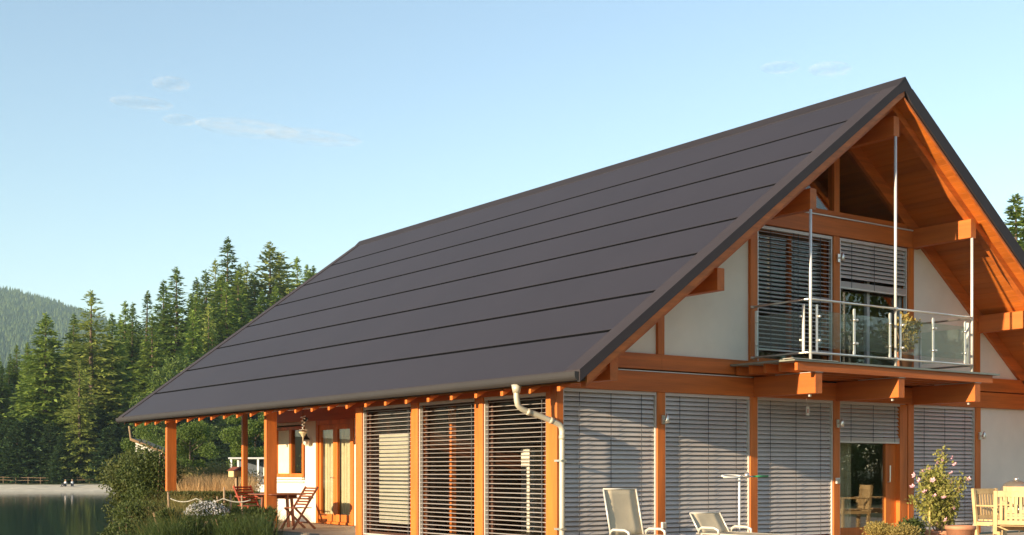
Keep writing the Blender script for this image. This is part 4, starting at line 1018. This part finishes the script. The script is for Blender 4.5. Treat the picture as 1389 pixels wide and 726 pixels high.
# clipped hedge
def hedge(px0, px1, d, h_, label):
    r0, r1 = (px0-694.5)/1727*d, (px1-694.5)/1727*d; rm = (r0+r1)/2; x, y_ = land(rm, d); L_ = r1-r0
    o = thing('hedge', label, 'hedge', (x, y_, gz(rm, d)), math.atan2(RT[1], RT[0]))
    n_ = 24000; p = rng.uniform(-0.5, 0.5, (n_, 3)); ax = rng.integers(0, 3, n_); sg = np.sign(rng.normal(size=n_))
    for k in range(3): p[ax == k, k] = 0.5*sg[ax == k]
    p = p*np.array([L_, 0.6, h_])*(1+rng.normal(0, 0.03, (n_, 1)))+np.array([0, 0, h_/2])
    foliage('foliage', p, SHRUBD, o, 0.06, 0.035)
    MB().box(-L_*0.45, L_*0.45, -0.06, 0.06, 0.0, h_*0.8).build('woody_core', STICK, o)
hedge(228, 345, 31, 0.76, 'clipped dark green hedge behind the rope fence')
# reeds and grasses (nobody could count the blades)
def blades(name, px0, px1, d0, d1, n_, h0, h1, m, label, wid=0.02, curve=0.35, cat='grass', clump=None, spread=4.5):
    d = rng.uniform(d0, d1, n_); px = rng.uniform(px0, px1, n_)
    if clump is not None:
        k = rng.integers(0, clump, n_); cd = rng.uniform(d0, d1, clump); cp = rng.uniform(px0, px1, clump); d = cd[k]+rng.normal(0, 0.16, n_); px = cp[k]+rng.normal(0, spread, n_)
    r = (px-694.5)/1727*d; z = ground_z(r, d); h = rng.uniform(h0, h1, n_)
    ok = z > -1.35; r, d, z, h = r[ok], d[ok], z[ok], h[ok]; n_ = len(r)
    x = CAM[0]+RT[0]*r+FW[0]*d; y_ = CAM[1]+RT[1]*r+FW[1]*d; a = rng.uniform(0, 6.28, n_); b_ = a+rng.normal(1.57, 0.4, n_)
    cv = curve*h*rng.uniform(0.3, 1.4, n_); wv = wid*rng.uniform(0.6, 1.4, n_)
    base = np.stack([x, y_, z-0.05], 1); mid = base+np.stack([np.cos(a)*cv*0.3, np.sin(a)*cv*0.3, h*0.6], 1); tip = base+np.stack([np.cos(a)*cv, np.sin(a)*cv, h], 1)
    sd = np.stack([np.cos(b_)*wv, np.sin(b_)*wv, np.zeros(n_)], 1)
    V = np.stack([base-sd*0.6, base+sd*0.6, mid-sd*0.5, mid+sd*0.5, tip], 1).reshape(-1, 3)
    q = np.arange(n_)*5; F = np.concatenate([np.stack([q, q+1, q+3], 1), np.stack([q, q+3, q+2], 1), np.stack([q+2, q+3, q+4], 1)]); me = npmesh(name, V, F); me.materials.append(m)
    return tag(link(name, me), label, cat, kind='stuff')
blades('dry_reeds', 236, 342, 34, 41, 8000, 0.85, 1.36, STRAW, 'golden dry reeds catching the sun behind the hedge', 0.012, 0.3, 'reeds')
blades('bank_grass', 120, 360, 20.5, 30, 30000, 0.2, 0.72, GRASSB, 'long green grass on the lake bank', 0.008, 0.6, clump=90, spread=9)
blades('tall_sedge', 140, 260, 22, 31, 2600, 0.5, 1.05, SEDGE, 'arching olive sedge blades on the lake bank', 0.006, 0.7, clump=26)
blades('shore_sedge', 110, 215, 29, 60, 9000, 0.4, 1.0, SEDGE, 'sedge fringe along the water edge', 0.009, 0.4)
# rope fence of sticks
def fence_pt(px, d, z): return Vector((*land((px-694.5)/1727*d, d), z))
rf = thing('rope_fence', 'fence of weathered sticks joined by sagging grey ropes', 'fence', (*land(-6.0, 25.2), 0.0))
rfo = Vector(rf.location)
fp = [(230, 25.4, 0.78), (266, 25.0, 0.62), (275, 25.1, 0.66), (295, 25.0, 0.70), (303, 25.0, 0.88), (312, 25.1, 0.74), (328, 25.0, 0.72)]
for px, d, zt in fp:
    lean = random.uniform(-0.05, 0.05); a = fence_pt(px, d, -0.3)-rfo; b_ = fence_pt(px, d, zt)-rfo+Vector((lean, lean, 0))
    MB().tube([a, (a+b_)/2+Vector((0.012, 0, 0)), b_], [0.028, 0.025, 0.02], 7).build('stick', STICK, rf, smooth=True)
for zr_, sag in ((0.62, 0.07), (0.25, 0.05)):
    pts = []
    for (p0, p1) in zip([fp[0], fp[1], fp[4]], [fp[1], fp[4], (345, 25.0, 0.7)]):
        for t in np.linspace(0, 1, 10)[:-1]:
            px = p0[0]+(p1[0]-p0[0])*t; d = p0[1]+(p1[1]-p0[1])*t; pts.append(fence_pt(px, d-0.03, zr_+0.04-sag*4*t*(1-t))-rfo)
    MB().tube(pts, 0.011, 6).build('rope', ROPE, rf, smooth=True)
# feeder, kiosk, shed
x, y_, _ = at(321, 33); g = gz((321-694.5)/1727*33, 33)
o = thing('bird_feeder', 'small wooden bird feeder on a post above the reeds', 'bird feeder', (x, y_, g), 0.3)
MB().box(-0.03, 0.03, -0.03, 0.03, -0.1, 1.05-g).build('post', STICK, o); MB().box(-0.17, 0.17, -0.12, 0.12, 1.052-g, 1.20-g, 0.01).build('box', mat('cream_wood', (0.66, 0.50, 0.24), 0.6, var=0.1), o)
MB().prism([(-0.2, 1.202-g), (0.2, 1.202-g), (0.0, 1.31-g)], -0.17, 0.17, 'y').build('roof', REDW, o)
r = (352-694.5)/1727*72; x, y_ = land(r, 72); g = gz(r, 72)
o = thing('garden_kiosk', 'open white kiosk with flat roof and dark inside beyond the porch table', 'kiosk', (x, y_, g), math.atan2(RT[1], RT[0]))
KB = 1.86-g
MB().box(-1.55, 1.6, -1.0, 1.0, KB, KB+0.10, 0.02).build('roof', mat('pale_grey_paint', (0.5, 0.5, 0.5), 0.6, var=0.05), o)
for sx in (-1.4, 0.1, 1.45):
    for sy in (-0.9, 0.9): MB().box(sx-0.05, sx+0.05, sy-0.05, sy+0.05, -0.2, KB-0.002).build('post', WHITEP, o)
MB().box(-1.34, 1.39, 0.86, 0.92, 0.0, KB-0.003).build('back_wall', mat('slate_boards', (0.10, 0.12, 0.15), 0.8, var=0.2), o)
MB().box(-1.34, 1.39, -0.93, -0.88, 0.05, KB-1.42 if KB > 1.7 else 0.4).build('low_wall', WHITEP, o)
MB().box(-1.5, 1.55, -0.95, 0.95, -0.3, 0.03).build('floor', STONE, o)
for k in range(3):
    s = MB(); q = -0.8+k*0.75; s.box(q, q+0.04, -0.6, -0.56, 0.03, 0.9); s.box(q+0.4, q+0.44, -0.6, -0.56, 0.03, 0.9); s.box(q, q+0.44, -0.6, -0.2, 0.44, 0.48); s.box(q, q+0.44, -0.6, -0.56, 0.78, 0.9); s.build('bar_seat', BLACKM, o)
r = (196-694.5)/1727*43; x, y_ = land(r, 43); g = gz(r, 43)
o = thing('garden_shed', 'small white shed with a sloping brown roof behind the dark shrub', 'shed', (x, y_, g), math.atan2(RT[1], RT[0])+0.1)
ZS = 2.42-g
MB().prism([(-0.26, -0.2), (0.60, -0.2), (0.60, ZS-0.60), (-0.26, ZS-0.25)], -0.2, 1.8, 'y').build('wall', WHITEP, o)
MB().prism([(-0.36, ZS-0.21), (0.72, ZS-0.645), (0.72, ZS-0.56), (-0.36, ZS-0.12)], -0.5, 2.0, 'y').build('roof', mat('brown_shed_roof', (0.25, 0.15, 0.07), 0.7, var=0.2), o)
MB().box(0.602, 0.68, -0.22, -0.12, -0.2, ZS-0.66).build('corner_post', REDW, o)
MB().tube([(-0.36, -0.45, ZS-0.20), (-0.42, -0.45, ZS+0.28)], 0.03, 6).build('finial', STICK, o)

# ------------------------------------------------------------------ far shore: rail fence and two people
fo = thing('rail_fence', 'low grey rail fence at the back of the far beach', 'fence', (*land(-55, 160), 0))
fo_l = Vector(fo.location); prev = None
for k in range(26):
    r = -74+k*1.5; d = 163.0-3*math.sin(r*0.05); z = gz(r, d); p = Vector((*land(r, d), z))-fo_l
    MB().box(p.x-0.03, p.x+0.03, p.y-0.03, p.y+0.03, p.z-0.2, p.z+0.9).build('post', STICK, fo)
    if prev:
        for hh in (0.45, 0.8): MB().bar(prev+Vector((0, 0, hh)), p+Vector((0, 0, hh)), 0.03, 0.045).build('rail', STICK, fo)
    prev = p
SKINCLOTH = mat('skin_and_dark_trousers', (0.55, 0.33, 0.22), 0.7)
nt = SKINCLOTH.node_tree; sx_ = nt.nodes.new('ShaderNodeSeparateXYZ'); gt = nt.nodes.new('ShaderNodeMath'); gt.operation = 'GREATER_THAN'; gt.inputs[1].default_value = 0.64
mc = nt.nodes.new('ShaderNodeMix'); mc.data_type = 'RGBA'; mc.inputs[6].default_value = (0.03, 0.035, 0.05, 1); mc.inputs[7].default_value = (0.55, 0.33, 0.22, 1)
nt.links.new(nt.nodes['Texture Coordinate'].outputs['Object'], sx_.inputs[0]); nt.links.new(sx_.outputs['Z'], gt.inputs[0]); nt.links.new(gt.outputs[0], mc.inputs[0]); nt.links.new(mc.outputs[2], nt.nodes['Principled BSDF'].inputs['Base Color'])
def seated_person(px, d, rz_, label, top):
    r = (px-694.5)/1727*d; x, y_ = land(r, d); o = thing('person', label, 'person', (x, y_, gz(r, d)), rz_)
    vs = [(0, 0, 0.14), (0, 0, 0.36), (0, 0, 0.55), (0.02, 0, 0.66), (0.04, 0, 0.80)]; ed = [(0, 1), (1, 2), (2, 3), (3, 4)]; rad = [0.15, 0.13, 0.15, 0.055, 0.10]
    for s in (-1, 1):
        n0 = len(vs); vs += [(0.02, s*0.17, 0.55), (0.16, s*0.22, 0.36), (0.34, s*0.14, 0.42), (0.40, s*0.11, 0.44)]; ed += [(2, n0), (n0, n0+1), (n0+1, n0+2), (n0+2, n0+3)]; rad += [0.06, 0.045, 0.036, 0.03]
        n0 = len(vs); vs += [(0.05, s*0.10, 0.13), (0.42, s*0.13, 0.44), (0.62, s*0.12, 0.06), (0.76, s*0.13, 0.04)]; ed += [(0, n0), (n0, n0+1), (n0+1, n0+2), (n0+2, n0+3)]; rad += [0.10, 0.075, 0.05, 0.04]
    me = bpy.data.meshes.new('body'); me.from_pydata(vs, ed, []); me.materials.append(SKINCLOTH)
    b_ = link('body', me, o); b_.modifiers.new('skin', 'SKIN'); b_.modifiers.new('sub', 'SUBSURF').levels = 1
    for v_, q in zip(me.skin_vertices[0].data, rad): v_.radius = (q, q)
    MB().lathe([(0.165, 0.12), (0.17, 0.3), (0.19, 0.5), (0.15, 0.62), (0.07, 0.66)], (0, 0, 0), 14).build('shirt', top, o, smooth=True)
    MB().lathe([(0.11, 0.79), (0.112, 0.85), (0.07, 0.92), (0, 0.93)], (0.02, 0, 0), 12).build('hair', STICK, o, smooth=True)
seated_person(89, 157, GA+1.2, 'person in a white shirt seated on the far beach, left of two', WHITEP)
seated_person(98, 157.5, GA+1.9, 'person in a pale grey shirt seated on the far beach, right of two', mat('pale_cloth', (0.5, 0.55, 0.6), 0.8))

# ------------------------------------------------------------------ clouds and haze
CM = bpy.data.materials.new('thin_cloud'); CM.use_nodes = True; nt = CM.node_tree; nt.nodes.clear()
out = nt.nodes.new('ShaderNodeOutputMaterial'); df = nt.nodes.new('ShaderNodeBsdfDiffuse'); df.inputs[0].default_value = (0.82, 0.80, 0.80, 1); tp = nt.nodes.new('ShaderNodeBsdfTransparent'); mx = nt.nodes.new('ShaderNodeMixShader')
tc = nt.nodes.new('ShaderNodeTexCoord'); mp = nt.nodes.new('ShaderNodeMapping'); mp.inputs['Scale'].default_value = (2.6, 1.2, 2.4)
ns = nt.nodes.new('ShaderNodeTexNoise'); ns.inputs['Scale'].default_value = 1.0; ns.inputs['Detail'].default_value = 5
m2 = nt.nodes.new('ShaderNodeMapRange'); m2.inputs['From Min'].default_value = 0.30; m2.inputs['From Max'].default_value = 0.75; m2.inputs['To Max'].default_value = 0.20
lw = nt.nodes.new('ShaderNodeLayerWeight'); lw.inputs[0].default_value = 0.5
m1 = nt.nodes.new('ShaderNodeMapRange'); m1.inputs['From Min'].default_value = 1.0; m1.inputs['From Max'].default_value = 0.25
mm = nt.nodes.new('ShaderNodeMath'); mm.operation = 'MULTIPLY'
nt.links.new(tc.outputs['Object'], mp.inputs[0]); nt.links.new(mp.outputs[0], ns.inputs['Vector']); nt.links.new(ns.outputs['Fac'], m2.inputs['Value']); nt.links.new(lw.outputs['Facing'], m1.inputs['Value'])
nt.links.new(m1.outputs[0], mm.inputs[0]); nt.links.new(m2.outputs[0], mm.inputs[1]); nt.links.new(mm.outputs[0], mx.inputs[0]); nt.links.new(tp.outputs[0], mx.inputs[1]); tl = nt.nodes.new('ShaderNodeBsdfTranslucent'); tl.inputs[0].default_value = (0.86, 0.82, 0.80, 1); dm = nt.nodes.new('ShaderNodeMixShader'); dm.inputs[0].default_value = 0.5; nt.links.new(df.outputs[0], dm.inputs[1]); nt.links.new(tl.outputs[0], dm.inputs[2]); nt.links.new(dm.outputs[0], mx.inputs[2]); nt.links.new(mx.outputs[0], out.inputs['Surface'])
def cloud(px, py, lx, lz, label, tilt=0.0):
    d = 4200.0; x, y_ = land((px-694.5)/1727*d, d); z = 1.2+(639-py)/1727*d
    v, f = [], []
    nu, nv = 20, 10
    for j in range(nv+1):
        for i in range(nu):
            th_, ph = 2*math.pi*i/nu, math.pi*j/nv; v.append((math.sin(ph)*math.cos(th_), math.sin(ph)*math.sin(th_), math.cos(ph)))
    f = [(j*nu+i, j*nu+(i+1) % nu, (j+1)*nu+(i+1) % nu, (j+1)*nu+i) for j in range(nv) for i in range(nu)]
    o = MB().add(v, f).build('cloud', CM, None, smooth=True, loc=(x, y_, z)); o.scale = (lx/1727*d, 60, lz/1727*d); o.rotation_euler = (0, tilt, math.atan2(RT[1], RT[0]))
    return tag(o, label, 'cloud', 'thin clouds')
cloud(335, 174, 72, 13, 'longest thin pale cloud, left part of the streak above the forest', 0.10)
cloud(425, 186, 68, 11, 'tapering right tail of the long cloud streak above the forest', 0.10)
cloud(232, 114, 26, 9, 'small faint cloud, highest on the left side of the sky')
cloud(192, 140, 44, 8, 'faint flat cloud wisp below the highest left cloud', 0.08)
cloud(245, 163, 24, 6, 'tiny cloud scrap just left of the long streak')
cloud(1058, 92, 27, 6, 'left of the two small clouds near the roof peak')
cloud(1126, 94, 30, 9, 'right of the two small clouds near the roof peak')

hz = bpy.data.materials.new('air'); hz.use_nodes = True; nt = hz.node_tree; nt.nodes.clear()
out = nt.nodes.new('ShaderNodeOutputMaterial'); pv = nt.nodes.new('ShaderNodeVolumePrincipled')
pv.inputs['Color'].default_value = (0.62, 0.88, 1.0, 1); pv.inputs['Density'].default_value = 0.00014; pv.inputs['Anisotropy'].default_value = 0.0
nt.links.new(pv.outputs[0], out.inputs['Volume'])
hx = MB().box(-3500, 3500, -3100, 3500, -4, 345).build('haze', hz, None, loc=(CAM[0], CAM[1], 0), rz=math.atan2(RT[1], RT[0]))
tag(hx, kind='stuff')
